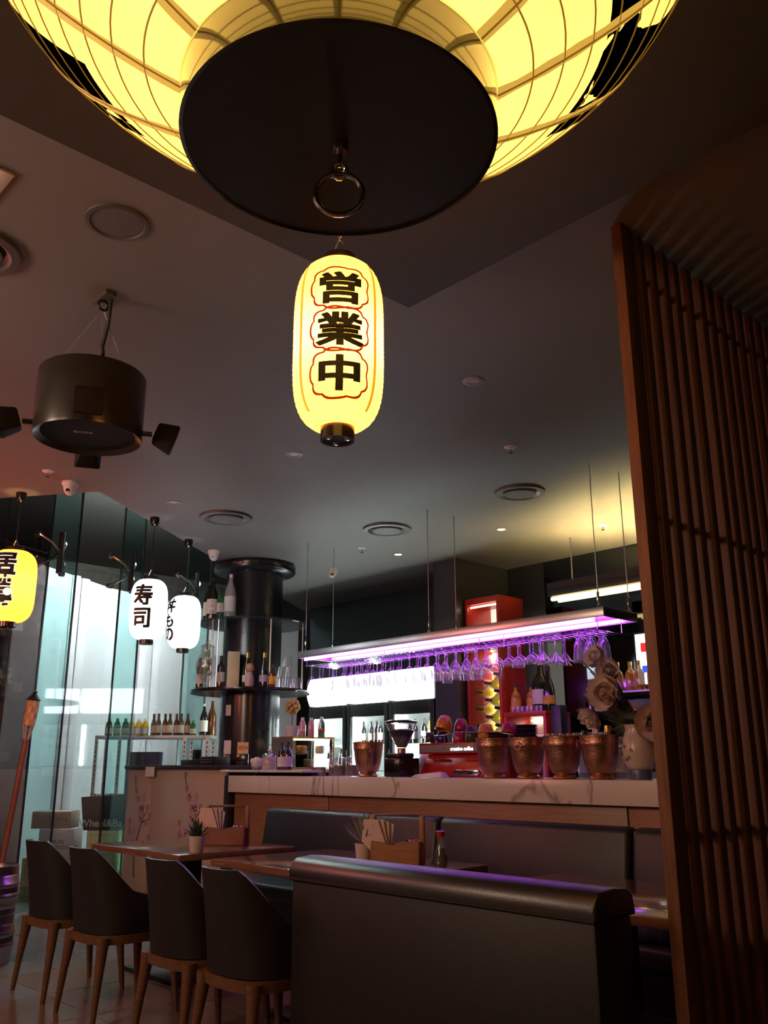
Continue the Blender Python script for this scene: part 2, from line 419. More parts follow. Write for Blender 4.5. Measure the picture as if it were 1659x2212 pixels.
for sx in (-6.4, -5.8): part('support', MB().box(sx, sx+0.04, 0.1, 0.55, 1.166, 1.192), BLACK, lift)

host = thing('host_stand', 'beige host stand painted with blossom branches under a dark top', 'host stand', (0, 4.45, 0))
HOSTM = mat('beige_laminate', (0.52, 0.43, 0.36), 0.45, var=0.06, scale=1.5)
part('panel', MB().box(-8.52, -8.062, 0, 0.03, 0.1, 1.215), HOSTM, host, 0.002)
part('panel', MB().box(-8.05, -6.77, 0, 0.03, 0.1, 1.215), HOSTM, host, 0.002)
part('carcass', MB().box(-8.51, -6.78, 0.03, 0.30, 0.1, 1.215), BLACK, host)
part('plinth', MB().box(-8.5, -6.79, 0.04, 0.29, 0.0, 0.1), BLACK, host)
part('top', MB().box(-8.55, -6.77, -0.04, 0.32, 1.215, 1.25), mat('dark_brown_top', (0.03, 0.02, 0.016), 0.4), host, 0.004)
notice = solo('notice_card', MB().box(-0.085, 0.085, -0.003, 0.0, -0.09, 0.0), PAPERW, 'small white notice card hanging over the edge of the host stand', 'notice', (-8.02, 4.405, 1.235))
BRM = mat('painted_branch', (0.09, 0.045, 0.05), 0.6); BLM = mat('painted_blossom', (0.36, 0.22, 0.26), 0.6); BLP = mat('pale_blossom', (0.55, 0.36, 0.44), 0.6)
def blossom_print(x0, s, mir):
    rnd = random.Random(3)
    def W(px, pz): return (x0 + px*s*mir, -0.0015, 0.22 + pz*s)
    br = MB()
    def ribbon(pts, w0, w1):
        for i in range(len(pts)-1):
            (ax, az), (bx, bz) = pts[i], pts[i+1]
            L = math.hypot(bx-ax, bz-az); nx, nz = -(bz-az)/L, (bx-ax)/L
            wa = w0 + (w1-w0)*i/(len(pts)-1); wb = w0 + (w1-w0)*(i+1)/(len(pts)-1)
            br.add([W(ax+nx*wa, az+nz*wa), W(ax-nx*wa, az-nz*wa), W(bx-nx*wb, bz-nz*wb), W(bx+nx*wb, bz+nz*wb)], [(0, 1, 2, 3)])
    ribbon([(0.02, 0.0), (0.0, 0.12), (-0.01, 0.22), (0.03, 0.34), (0.06, 0.42), (0.13, 0.54), (0.20, 0.62)], 0.013, 0.005)
    ribbon([(0.0, 0.22), (-0.06, 0.30), (-0.11, 0.38), (-0.13, 0.48)], 0.008, 0.003)
    ribbon([(0.10, 0.50), (0.20, 0.53), (0.26, 0.53)], 0.007, 0.003)
    ribbon([(0.20, 0.24), (0.24, 0.30), (0.26, 0.36)], 0.006, 0.003)
    ribbon([(-0.08, 0.88), (-0.04, 0.80), (-0.06, 0.76)], 0.006, 0.003)
    part('painted_branch', br, BRM, host, smooth=False)
    def flower(mb, px, pz, r):
        a0 = rnd.random()*6
        for k in range(5):
            a = a0 + k*2*PI/5; cx, cz = px + r*0.6*math.cos(a), pz + r*0.6*math.sin(a)
            mb.add([(W(cx + r*0.5*math.cos(t), cz + r*0.5*math.sin(t))[0], -0.002 - 0.0001*k, W(0, cz + r*0.5*math.sin(t))[2]) for t in [i*2*PI/8 for i in range(8)]], [tuple(range(8))])
    dk, pl = MB(), MB()
    for (px, pz) in [(-0.13, 0.5), (-0.12, 0.41), (0.20, 0.64), (0.25, 0.57), (0.13, 0.56), (0.25, 0.37), (0.21, 0.27), (0.19, 0.5), (-0.04, 0.79), (-0.07, 0.9), (0.06, 0.63)]: flower(dk, px, pz, 0.03)
    for i in range(9): flower(pl, 0.0 + rnd.uniform(-0.1, 0.14), 0.62 + rnd.uniform(-0.12, 0.14), 0.035)
    for i in range(4): flower(pl, -0.02 + rnd.uniform(-0.08, 0.05), 0.42 + rnd.uniform(-0.08, 0.08), 0.03)
    part('painted_blossom', dk, BLM, host, smooth=False); part('painted_blossom', pl, BLP, host, smooth=False)
blossom_print(-8.30, 1.0, 1); blossom_print(-7.36, 1.05, 1)

# ------------------------------------------------------------------ booth benches along the bar
def booth(x0, x1, lab):
    t = thing('booth_bench', lab, 'bench', (0, 0, 0), 0, 'black booth benches along the bar')
    part('backrest', MB().add([(x0,4.20,0.46),(x1,4.20,0.46),(x1,4.385,0.46),(x0,4.385,0.46),(x0,4.27,0.93),(x1,4.27,0.93),(x1,4.385,0.93),(x0,4.385,0.93)],
         [(0,3,2,1),(4,5,6,7),(0,1,5,4),(1,2,6,5),(2,3,7,6),(3,0,4,7)]), BOOTHL, t, 0.035, seg=4)
    part('seat', MB().box(x0, x1, 3.82, 4.195, 0.36, 0.47), BOOTHL, t, 0.03, seg=3)
    part('base', MB().box(x0+0.02, x1-0.02, 3.88, 4.38, 0.0, 0.36), BLACK, t)
booth(-5.93, -4.085, 'black vinyl booth bench along the bar behind the left tables')
booth(-4.07, -2.71, 'black vinyl booth bench along the bar behind the soy sauce bottle')
booth(-2.695, -1.62, 'black vinyl booth bench along the bar next to the slat screen')

# near bench, its back to the camera
t = thing('booth_sofa', 'dark leather booth sofa in the foreground seen from behind', 'sofa', (0, 0, 0))
def xprofile(mb, x0, x1, prof):
    n = len(prof)
    mb.add([(x0, y, z) for y, z in prof] + [(x1, y, z) for y, z in prof], [tuple(range(n)), tuple(range(2*n-1, n-1, -1))] + [(i, i+n, (i+1) % n+n, (i+1) % n) for i in range(n)])
    return mb
part('back_panel', MB().box(-3.13, -1.66, 2.40, 2.60, 0.03, 0.80), LEATHER, t, 0.012)
pf = [(2.39, 0.80), (2.388, 0.835), (2.40, 0.862), (2.425, 0.878), (2.5, 0.885), (2.575, 0.878), (2.60, 0.86), (2.612, 0.80)]
part('top_pad', xprofile(MB(), -3.14, -1.65, pf), mat('polished_leather', (0.016, 0.012, 0.011), 0.4, spec=1.0, var=0.15, scale=20, bump=0.08, bscale=120), t, 0.008, ang=60)
part('seam_piping', MB().tube([(-3.135, 2.394, 0.80), (-1.655, 2.394, 0.80)], 0.006), LEATHER, t)
part('seat', MB().box(-3.1, -1.68, 2.6, 2.88, 0.34, 0.46), LEATHER, t, 0.03, seg=3)
part('base', MB().box(-3.08, -1.7, 2.55, 2.84, 0.0, 0.34), BLACK, t)

# ------------------------------------------------------------------ tables
def table(x0, x1, y0, y1, lab):
    cx, cy = (x0+x1)/2, (y0+y1)/2; hx, hy = (x1-x0)/2, (y1-y0)/2
    t = thing('dining_table', lab, 'table', (cx, cy, 0), 0, 'glossy brown dining tables')
    part('tabletop', MB().box(-hx, hx, -hy, hy, 0.712, 0.75), TABLEW, t, 0.006)
    part('pedestal', MB().box(-0.055, 0.055, -0.055, 0.055, 0.025, 0.70), BLACK, t, 0.004)
    part('mount', MB().box(-0.25, 0.25, -0.18, 0.18, 0.70, 0.712), BLACK, t)
    part('base', MB().box(-0.32, 0.32, -0.26, 0.26, 0.0, 0.025), BLACK, t, 0.006)
table(-5.93, -4.80, 2.86, 3.70, 'glossy brown wooden table nearest the glass wall, with the dark succulent on it')
table(-4.50, -3.22, 2.88, 3.74, 'glossy copper brown table carrying the spiky pale succulent and soy bottle')
table(-2.75, -1.62, 2.90, 3.74, 'glossy brown table half hidden between the leather sofa and slat screen')

# ------------------------------------------------------------------ dining chairs
def make_chair(lab):
    t = thing('dining_chair', lab, 'chair', (0, 0, 0), 0, 'leather dining chairs with walnut legs')
    n = 28; mm = 8
    def plan(u, r=1.0):
        a = u*R(128); s, c = math.sin(a), math.cos(a)
        return (0.232*r*math.copysign(abs(s)**0.72, s), -0.235*r*math.copysign(abs(c)**0.72, c))
    def top(u):
        k = min(1, max(0, (abs(u)-0.29)/0.58)); k = 0.55*k + 0.45*k*k*(3-2*k)
        return 0.83*(1-k) + 0.50*k
    def shell(r):
        g = []
        for i in range(n+1):
            u = -1 + 2*i/n
            for j in range(mm+1):
                v = j/mm; z = 0.415 + (top(u)-0.415)*v
                x, y = plan(u, r); x *= 0.84 + 0.16*min(1, (0.83-z)/0.40)
                y -= 0.075*((z-0.415)/0.415)**1.2*max(0, math.cos(u*R(110)))
                g.append((x, y, z))
        return g
    out, inn = shell(1.0), shell(0.90); vs = out + inn; o = len(out); fs = []; W = mm+1
    for i in range(n):
        for j in range(mm):
            a = i*W+j; fs.append((a, a+W, a+W+1, a+1)); fs.append((o+a, o+a+1, o+a+W+1, o+a+W))
        fs.append((i*W+mm, (i+1)*W+mm, o+(i+1)*W+mm, o+i*W+mm)); fs.append((i*W, o+i*W, o+(i+1)*W, (i+1)*W))
    for e in (0, n):
        for j in range(mm): fs.append((e*W+j, e*W+j+1, o+e*W+j+1, o+e*W+j))
    part('back_shell', MB().add(vs, fs), LEATHER, t, ang=70, label='wrap-around leather back')
    seat = []
    N = 28
    for (z, s) in ((0.412, 0.86), (0.43, 0.895), (0.465, 0.885), (0.478, 0.80)):
        seat.append([(0.232*s*math.copysign(abs(math.sin(a))**0.6, math.sin(a)), 0.005+0.25*s*math.copysign(abs(math.cos(a))**0.6, math.cos(a)), z) for a in [2*PI*i/N for i in range(N)]])
    vs = [p for q in seat for p in q]; fs = [(k*N+i, k*N+(i+1) % N, (k+1)*N+(i+1) % N, (k+1)*N+i) for k in range(3) for i in range(N)] + [tuple(range(N)), tuple(range(3*N, 4*N))]
    part('seat', MB().add(vs, fs), LEATHER, t, ang=60)
    vs = []; prof = ((0.86, 0.365), (0.985, 0.365), (1.0, 0.41), (0.86, 0.41))
    for i in range(N):
        a = 2*PI*i/N; s, c = math.sin(a), math.cos(a)
        for (k, z) in prof: vs.append((0.232*k*math.copysign(abs(s)**0.65, s), 0.005+0.248*k*math.copysign(abs(c)**0.65, c), z))
    fs = [(i*4+q, ((i+1) % N)*4+q, ((i+1) % N)*4+(q+1) % 4, i*4+(q+1) % 4) for i in range(N) for q in range(4)]
    part('seat_rail', MB().add(vs, fs), WALNUT, t, ang=50, label='curved walnut seat rail')
    for sx in (-1, 1):
        for sy in (-1, 1):
            part('leg', MB().tube([(sx*0.185, sy*0.195, 0.40), (sx*0.188, sy*0.20, 0.34), (sx*0.20, sy*0.215, 0.2), (sx*0.212, sy*0.235, 0.0)], [0.034, 0.028, 0.020, 0.013], 8), WALNUT, t, ang=50)
    return t
c0 = make_chair('leather dining chair with walnut legs, the first from the glass wall')
c0.location = (-5.42, 2.54, 0)
ctree(c0, (-4.78, 2.52, 0), None, 'leather dining chair with walnut legs, the second from the glass wall')
ctree(c0, (-3.95, 2.52, 0), None, 'leather dining chair with walnut legs, the third from the glass wall')
ctree(c0, (-3.42, 2.50, 0), None, 'leather dining chair with walnut legs, right against the leather sofa')

# ------------------------------------------------------------------ slat screen
scr = thing('slat_screen', 'tall cedar slat screen rising to the ceiling at the end of the booths', 'screen', (-1.525, 0, 0))
part('end_board', MB().box(-0.022, 0.022, 2.618, 2.70, 0.0, HC-0.003), SLATW, scr, 0.003)
ys = [2.735, 2.82, 2.912, 3.005, 3.096, 3.20, 3.29, 3.38, 3.47, 3.56, 3.65, 3.74, 3.83, 3.92, 4.01, 4.10, 4.19, 4.28]
sl = MB().box(-0.02, 0.02, -0.0, 0.042, 0.0, HC-0.003).mesh('slat', SLATW, 0.003)
rs = random.Random(5)
for k, y in enumerate(ys):
    o = link('slat', sl, scr, (rs.uniform(-0.004, 0.004), y, 0)); o.rotation_euler = (0, 0, rs.uniform(-0.04, 0.04))
for z in (0.28, 1.04, 2.08, 3.02):
    part('batten', MB().box(-0.046, -0.021, 2.66, 4.33, z-0.012, z+0.012), mat('dark_batten', (0.03, 0.014, 0.008), 0.6), scr, 0.002)

# ================================================================== LANTERNS
def lantern_wrap(rad, a0, pts, off, zc):
    out = []
    for (u, v) in pts:
        z = zc + v; r = rad(z) + off; a = a0 + u/max(rad(z), 0.02)
        out.append((r*math.cos(a), r*math.sin(a), z))
    return out
def wrapped(name, parent, vf, rad, a0, zc, off, m, u0=0.0):
    vs, fs = vf
    me = bpy.data.meshes.new(name); me.from_pydata(lantern_wrap(rad, a0, [(x+u0, y) for x, y in vs], off, zc), [], fs); me.materials.append(m)
    for p in me.polygons: p.use_smooth = True
    return link(name, me, parent)
def chochin(name, label, loc, Rm, Hh, a0, paperm, bulb, bulb_col, chars, cord_top, kind, group, ribs=34, squareness=0.5):
    """paper lantern; loc = bottom ring base. Rm max radius, Hh paper height"""
    t = thing(name, label, 'lantern', loc, 0, group)
    rt, zb = Rm*0.36, 0.035
    def rad(z):
        k = min(1, max(0, (z-zb)/Hh)); x = abs(2*k-1)
        return rt + (Rm-rt)*max(0.0, 1-x**4.4)**squareness
    prof = []
    for i in range(ribs*2+1):
        z = zb + Hh*i/(ribs*2)
        prof.append((rad(z)*(1.0 if i % 2 else 0.985), z))
    part('shade', MB().lathe(prof, 48, caps=False), paperm, t, ang=80, label='glowing paper shade with fine ribs')
    part('bottom_ring', MB().lathe([(rt*0.86, 0.0), (rt*1.02, 0.0), (rt*1.03, 0.042), (rt*0.9, 0.042)], 32, caps=False).lathe([(0, 0.004), (rt*0.9, 0.004), (rt*0.9, 0.012), (0, 0.012)], 32, caps=False), BLACKG, t)
    for k in range(3):
        a = k*2*PI/3 + 0.5
        part('rivet', MB().lathe([(0, -0.004), (0.008, -0.003), (0.010, 0.0)], 10, (rt*0.66*math.cos(a), rt*0.66*math.sin(a), 0.004)), CHROME, t)
    zt = zb + Hh
    part('top_ring', MB().lathe([(rt*0.9, zt-0.008), (rt*1.03, zt-0.008), (rt*1.02, zt+0.028), (rt*0.86, zt+0.028)], 32, caps=False), BLACKG, t)
    part('hanger', MB().tube([(-rt*0.95, 0, zt+0.02), (-rt*0.5, 0, zt+0.06), (0, 0, zt+0.085), (rt*0.5, 0, zt+0.06), (rt*0.95, 0, zt+0.02)], 0.003, 6), CHROME, t)
    top = cord_top - loc[2]
    if kind == 'chain':
        z = zt+0.085; k = 0
        while z < top-0.02:
            part('chain_link', MB().ring((0, 0, z+0.014), 0.0085, 0.0022, 'x' if k % 2 else 'y', 12, 6), CHROME, t); z += 0.021; k += 1
        part('ceiling_hook', MB().tube([(0, 0, z), (0, 0, top)], 0.004).lathe([(0, top-0.012), (0.03, top-0.012), (0.03, top)], 16), CHROME, t)
    else:
        part('cord', MB().tube([(0, 0, zt+0.085), (0, 0, top-0.05)], 0.0035, 6), CORD, t)
        part('ceiling_cup', MB().lathe([(0.012, top-0.075), (0.03, top-0.06), (0.038, top-0.03), (0.038, top)], 20), BLACKG, t)
    lp = lamp(name+'_bulb', 'POINT', (0, 0, zb+Hh*0.48), bulb, bulb_col, 0.03); lp.parent = t
    chars(t, rad, zb, Hh, a0)
    return t
BLACKG = mat('black_gloss', (0.01, 0.008, 0.008), 0.18)
REDO = mat('red_ink', (0.45, 0.02, 0.01), 0.6, emit=(0.5, 0.03, 0.0), estr=0.35)
CLOUD = mat('cloud_outline', (0.45, 0.02, 0.01), 0.6, emit=(0.55, 0.02, 0.0), estr=0.5)
WHO = mat('white_outline', (0.9, 0.8, 0.75), 0.6, emit=(1.0, 0.75, 0.65), estr=1.1)
SEAM = mat('seam_paper', (0.9, 0.5, 0.1), 0.7, emit=(1.0, 0.40, 0.03), estr=0.75)
def az(loc):  # azimuth from a lantern towards the seats
    return math.atan2(-loc[1], -loc[0])

def bolden(vf, dx, dy):
    vs, fs = [], []
    for (ox, oy) in ((-dx, -dy), (dx, -dy), (-dx, dy), (dx, dy), (0, 0)):
        o = len(vs); vs += [(x+ox, y+oy) for x, y in vf[0]]; fs += [tuple(i+o for i in f) for f in vf[1]]
    return vs, fs
def sq(vf, sx, sy): return ([(x*sx, y*sy) for x, y in vf[0]], vf[1])
# open-for-business lantern
def chars_open(t, rad, zb, H, a0):
    zs = (0.722, 0.473, 0.222)
    for ch, zf in zip('営業中', zs):
        zc = zb + H*zf
        wrapped('lettering', t, bolden(sq(text_vf(ch, 0.116, 0.026, 12), 1.04, 0.82), 0.0018, 0.0009), rad, a0, zc, 0.003, INK, -0.004)
        pts = []; n = 72
        for i in range(n):
            a = 2*PI*i/n; b = 1 + 0.09*abs(math.sin(4.5*a))
            rx, ry = 0.069*b, 0.055*b
            if ch == '中': rx, ry = (0.068*b, 0.057*b)
            c, s = math.cos(a), math.sin(a)
            pts.append((rx*math.copysign(abs(c)**0.75, c) - 0.004, ry*math.copysign(abs(s)**0.75, s)))
        vs = pts + [(x*1.075, y*1.095) for x, y in pts]
        fs = [(i, (i+1) % n, n+(i+1) % n, n+i) for i in range(n)]
        wrapped('outline', t, (vs, fs), rad, a0, zc, 0.003, CLOUD)
    for da in (-0.98, 0.82):
        m = 40; vs = []; fs = []
        for i in range(m+1):
            zz = zb + H*(0.05+0.9*i/m); r = rad(zz)+0.0015
            for d in (-0.045, 0.045): vs.append((r*math.cos(a0+da+d), r*math.sin(a0+da+d), zz))
        fs = [(2*i, 2*i+1, 2*i+3, 2*i+2) for i in range(m)]
        part('paper_seam', MB().add(vs, fs), SEAM, t)
LO = (-1.655, 1.382, 2.055)
P_OPEN = paper('orange_paper', (0.95, 0.60, 0.16), (1.0, 0.235, 0.016), 4.2, ribs=80)
chochin('paper_lantern', 'large lit orange-yellow paper lantern with three black characters hanging by a chain', LO, 0.121, 0.475, az(LO)+0.06, P_OPEN, 13, (1.0, 0.72, 0.36), chars_open, HS, 'chain', 'paper lanterns')

# red izakaya lantern by the glass
def chars_izakaya(t, rad, zb, H, a0):
    for ch, zf in zip('居酒屋', (0.77, 0.50, 0.23)):
        wrapped('lettering_edge', t, bolden(text_vf(ch, 0.165, 0.02, 10), 0.008, 0.008), rad, a0, zb+H*zf, 0.005, WHO)
        wrapped('lettering', t, bolden(text_vf(ch, 0.165, 0.014, 10), 0.0035, 0.0035), rad, a0, zb+H*zf, 0.008, INK)
    n = 20; wrapped('round_crest', t, ([(0.028*math.cos(2*PI*i/n), 0.028*math.sin(2*PI*i/n)) for i in range(n)], [tuple(range(n))]), rad, a0, zb+H*0.365, 0.011, WHO, 0.045)
LR = (-6.436, 2.326, 2.20)
P_RED = paper('red_orange_paper', (0.95, 0.40, 0.08), (1.0, 0.20, 0.02), 1.8, ribs=70)
chochin('paper_lantern', 'lit red-orange lantern with black characters at the left edge by the glass', LR, 0.17, 0.52, az(LR)-0.38, P_RED, 16, (1.0, 0.62, 0.25), chars_izakaya, HC, 'cord', 'paper lanterns')

# white lanterns
def chars_sushi(t, rad, zb, H, a0):
    for ch, zf in zip('寿司', (0.70, 0.32)):
        wrapped('lettering', t, bolden(sq(text_vf(ch, 0.155, 0.012, 10), 1.0, 1.12), 0.004, 0.003), rad, a0, zb+H*zf, 0.006, INK, -0.035)
def chars_don(t, rad, zb, H, a0):
    for ch, zf in zip('丼もの', (0.78, 0.50, 0.24)):
        wrapped('lettering', t, bolden(text_vf(ch, 0.135, 0.012, 10), 0.004, 0.003), rad, a0-1.05, zb+H*zf, 0.006, INK)
P_WH = paper('white_lantern_paper', (0.9, 0.92, 0.95), (0.93, 0.97, 1.0), 1.7, ribs=60)
LW1 = (-6.379, 3.396, 2.165)
chochin('paper_lantern', 'bright white paper lantern with two black characters, in front of its twin', LW1, 0.145, 0.48, az(LW1)-0.12, P_WH, 6, (0.95, 0.98, 1.0), chars_sushi, HC, 'cord', 'paper lanterns')
LW2 = (-6.843, 3.991, 2.19)
chochin('paper_lantern', 'bright white paper lantern nearest the column, its lettering turned away', LW2, 0.142, 0.46, az(LW2), P_WH, 6, (0.95, 0.98, 1.0), chars_don, HC, 'cord', 'paper lanterns')

# giant lantern overhead
BL = (-0.893, 0.743, 2.17)
big = thing('giant_lantern', 'giant yellow paper lantern with black base and steel ring overhead', 'lantern', BL)
RB, RM, HB, ZB = 0.243, 0.60, 0.70, 0.075
def brad(k): return RB + (RM-RB)*max(0, math.sin(PI*min(1, max(0, k))))**0.92
P_BIG = paper('yellow_lantern_paper', (0.95, 0.74, 0.34), (1.0, 0.66, 0.12), 1.15)
nt = P_BIG.node_tree
def big_print(nt):
    """black brush painting on two sides of the paper (flat print), in the lantern's own angle and height"""
    em = [n for n in nt.nodes if n.type == 'EMISSION'][0]
    tc = [n for n in nt.nodes if n.type == 'TEX_COORD'][0]
    sp = nd(nt, 'ShaderNodeSeparateXYZ'); nt.links.new(tc.outputs['Object'], sp.inputs[0])
    at = nd(nt, 'ShaderNodeMath', operation='ARCTAN2'); nt.links.new(sp.outputs[1], at.inputs[0]); nt.links.new(sp.outputs[0], at.inputs[1])
    nz = nd(nt, 'ShaderNodeTexNoise'); nz.inputs['Scale'].default_value = 5.0; nz.inputs['Detail'].default_value = 3; nz.inputs['Distortion'].default_value = 1.2
    nt.links.new(tc.outputs['Object'], nz.inputs['Vector'])
    def gt(sock, v, op='GREATER_THAN'):
        m = nd(nt, 'ShaderNodeMath', operation=op); m.inputs[1].default_value = v; nt.links.new(sock, m.inputs[0]); return m.outputs[0]
    def mul(a, b):
        m = nd(nt, 'ShaderNodeMath', operation='MULTIPLY'); nt.links.new(a, m.inputs[0]); nt.links.new(b, m.inputs[1]); return m.outputs[0]
    def around(c, wd):
        s = nd(nt, 'ShaderNodeMath', operation='SUBTRACT'); s.inputs[1].default_value = c; nt.links.new(at.outputs[0], s.inputs[0])
        a = nd(nt, 'ShaderNodeMath', operation='ABSOLUTE'); nt.links.new(s.outputs[0], a.inputs[0])
        return gt(a.outputs[0], wd, 'LESS_THAN')
    ink = gt(nz.outputs[0], 0.40)
    band = mul(gt(sp.outputs[2], 0.185), gt(sp.outputs[2], 0.66, 'LESS_THAN'))
    side = nd(nt, 'ShaderNodeMath', operation='MAXIMUM'); nt.links.new(around(0.80, 0.55), side.inputs[0]); nt.links.new(around(-2.62, 0.22), side.inputs[1])
    mask = mul(mul(ink, band), side.outputs[0])
    inv = nd(nt, 'ShaderNodeMath', operation='SUBTRACT'); inv.inputs[0].default_value = 1.0; nt.links.new(mask, inv.inputs[1])
    for n in list(nt.nodes):
        if n.type in ('EMISSION', 'BSDF_TRANSLUCENT', 'BSDF_DIFFUSE'):
            old = n.inputs[0].links[0].from_socket
            v = nd(nt, 'ShaderNodeVectorMath', operation='SCALE'); nt.links.new(old, v.inputs[0]); nt.links.new(inv.outputs[0], v.inputs['Scale'])
            nt.links.new(v.outputs[0], n.inputs[0])
big_print(nt)
NB = 13
prof = [(brad(i/52), ZB + HB*i/52) for i in range(53)]
part('shade', MB().lathe(prof, 96, caps=False), P_BIG, big, ang=80, label='glowing yellow paper shade')
RIBM = mat('brown_rib', (0.22, 0.10, 0.02), 0.6, emit=(0.45, 0.20, 0.02), estr=0.45)
SEAMB = mat('brown_paper_overlap', (0.6, 0.36, 0.08), 0.7, var=0.3, scale=20, emit=(0.95, 0.54, 0.08), estr=0.72)
for i in range(1, 22):
    k = i/23
    part('hoop_rib', MB().ring((0, 0, ZB+HB*k), brad(k)+0.0005, 0.0016, 'z', 96, 5), RIBM, big)
rsm = random.Random(11)
for s in range(13):
    a = s*2*PI/13 + R(14); vs = []; fs = []
    for i in range(49):
        k = i/48; r = brad(k)+0.002; wd = 0.011 + 0.004*rsm.random()
        for d in (-wd, wd): vs.append((r*math.cos(a)-d*math.sin(a), r*math.sin(a)+d*math.cos(a), ZB+HB*k))
    fs = [(2*i, 2*i+1, 2*i+3, 2*i+2) for i in range(48)]
    part('paper_overlap', MB().add(vs, fs), SEAMB, big)
    part('meridian_rib', MB().tube([((brad(i/24)+0.0025)*math.cos(a+0.012), (brad(i/24)+0.0025)*math.sin(a+0.012), ZB+HB*i/24) for i in range(25)], 0.0022, 5), RIBM, big)
LACQ = mat('black_lacquer', (0.012, 0.009, 0.006), 0.10, spec=0.9, coat=1.0)
LACQD = mat('black_base_board', (0.05, 0.04, 0.028), 0.5)
part('base_collar', MB().lathe([(RB-0.006, 0.0), (RB, 0.0), (RB+0.001, 0.08), (RB-0.006, 0.08)], 96, caps=False), LACQ, big, ang=50, label='glossy black lacquered collar')
part('base_disc', MB().lathe([(0, 0.001), (RB-0.004, 0.001), (RB-0.004, 0.015), (0, 0.015)], 96, caps=False), LACQD, big)
part('top_collar', MB().lathe([(RB, ZB+HB-0.01), (RB, HS-BL[2]-0.001), (RB-0.01, HS-BL[2]-0.001)], 64, caps=False), LACQD, big)
hook = part('eye_bolt', MB().lathe([(0.0, -0.012), (0.011, -0.012), (0.013, -0.006), (0.013, 0.001)], 12).tube([(0, 0, -0.01), (0, 0, -0.035)], 0.005).ring((0, 0, -0.047), 0.012, 0.004, 'y', 18, 8), CHROME, big)
ringo = part('hanging_ring', MB().ring((0, 0, 0), 0.036, 0.0045, 'y', 40, 10), CHROME, big)
ringo.location = (0, 0, -0.087); ringo.rotation_euler = (0, 0, R(47)); hook.rotation_euler = (0, 0, R(137-90))
lp = lamp('giant_lantern_bulb', 'POINT', (0, 0, 0.40), 8, (1.0, 0.75, 0.42), 0.06); lp.parent = big

# ================================================================== CEILING FITTINGS
def on_ceiling(x, y): return (x, y, HC)
DARKP = mat('dark_fitting', (0.075, 0.07, 0.068), 0.5)
def downlight(x, y, lab, on):
    t = thing('downlight', lab, 'downlight', on_ceiling(x, y), 0, 'recessed ceiling downlights')
    part('trim_ring', MB().lathe([(0.034, -0.0), (0.034, -0.006), (0.056, -0.004), (0.058, 0.0)], 24, caps=False), mat('grey_ring', (0.22, 0.21, 0.21), 0.4), t)
    part('lens', MB().lathe([(0, -0.0025), (0.034, -0.0025), (0.034, -0.0005), (0, -0.0005)], 20, caps=False), emis('downlight_on', (1.0, 0.78, 0.45), 14) if on else mat('lens_off', (0.5, 0.5, 0.5), 0.3), t)
    if on:
        l = lamp('downlight_beam', 'SPOT', (0, 0, -0.02), 16, (1.0, 0.8, 0.55), 0.03, (0, 0, 0), R(95)); l.parent = t
downlight(-2.827, 3.29, 'unlit round downlight in the ceiling right of the orange lantern', False)
downlight(-4.381, 3.295, 'unlit round downlight in the ceiling just left of the orange lantern', False)
downlight(-5.888, 3.282, 'unlit round downlight in the ceiling above the front white lantern', False)
downlight(-5.981, 5.774, 'small lit downlight nearest the dark column', True)
downlight(-4.702, 5.778, 'small lit downlight near the round grille above the glass rack', True)
def sprinkler(x, y, lab):
    t = thing('sprinkler', lab, 'sprinkler', on_ceiling(x, y), 0, 'ceiling sprinklers')
    part('plate', MB().lathe([(0, -0.008), (0.03, -0.008), (0.042, 0.0)], 20), WHITEP, t)
    part('head', MB().lathe([(0.0, -0.04), (0.014, -0.04), (0.014, -0.036), (0.005, -0.034), (0.006, -0.008)], 12), CHROME, t)
sprinkler(-3.341, 4.232, 'sprinkler head in the ceiling above the bar flowers')
sprinkler(-6.031, 5.353, 'sprinkler head in the ceiling beside the lit downlight near the column')
sprinkler(-4.04, 6.319, 'sprinkler head on the bright yellow-lit patch of ceiling')
sprinkler(-5.807, 2.26, 'sprinkler head in the ceiling under the hanging speaker')
def diffuser(x, y, r, lab):
    t = thing('air_diffuser', lab, 'air vent', on_ceiling(x, y), 0, 'round ceiling air diffusers')
    part('outer_ring', MB().lathe([(r*0.66, -0.004), (r*0.8, -0.022), (r*0.97, -0.018), (r, 0.0)], 36, caps=False), DARKP, t)
    part('inner_disc', MB().lathe([(0, -0.028), (r*0.58, -0.026), (r*0.62, -0.018), (0, -0.018)], 36, caps=False), mat('grille_disc', (0.12, 0.12, 0.12), 0.6), t)
    part('throat', MB().lathe([(0, -0.003), (r*0.7, -0.003), (r*0.7, -0.001), (0, -0.001)], 36, caps=False), BLACK, t)
diffuser(-5.976, 3.815, 0.215, 'round air diffuser in the ceiling left of the dark column')
diffuser(-5.356, 5.04, 0.21, 'round air diffuser in the ceiling above the left end of the glass rack')
diffuser(-3.905, 5.033, 0.19, 'round air diffuser in the ceiling above the right half of the glass rack')
diffuser(-3.33, 0.90, 0.19, 'round air diffuser cut by the left edge of the picture')
t = thing('ceiling_speaker', 'flush round ceiling speaker grille left of the giant lantern', 'speaker', on_ceiling(-2.782, 1.241))
part('rim', MB().lathe([(0.095, -0.002), (0.1, -0.009), (0.115, -0.007), (0.118, 0.0)], 36, caps=False), DARKP, t)
part('grille', MB().lathe([(0, -0.006), (0.095, -0.005), (0.095, -0.001), (0, -0.001)], 36, caps=False), mat('speaker_mesh', (0.10, 0.096, 0.095), 0.7, bump=0.3, bscale=400), t)
t = thing('air_vent', 'pale rectangular air vent at the left edge of the ceiling', 'air vent', on_ceiling(-3.007, 0.602), R(0))
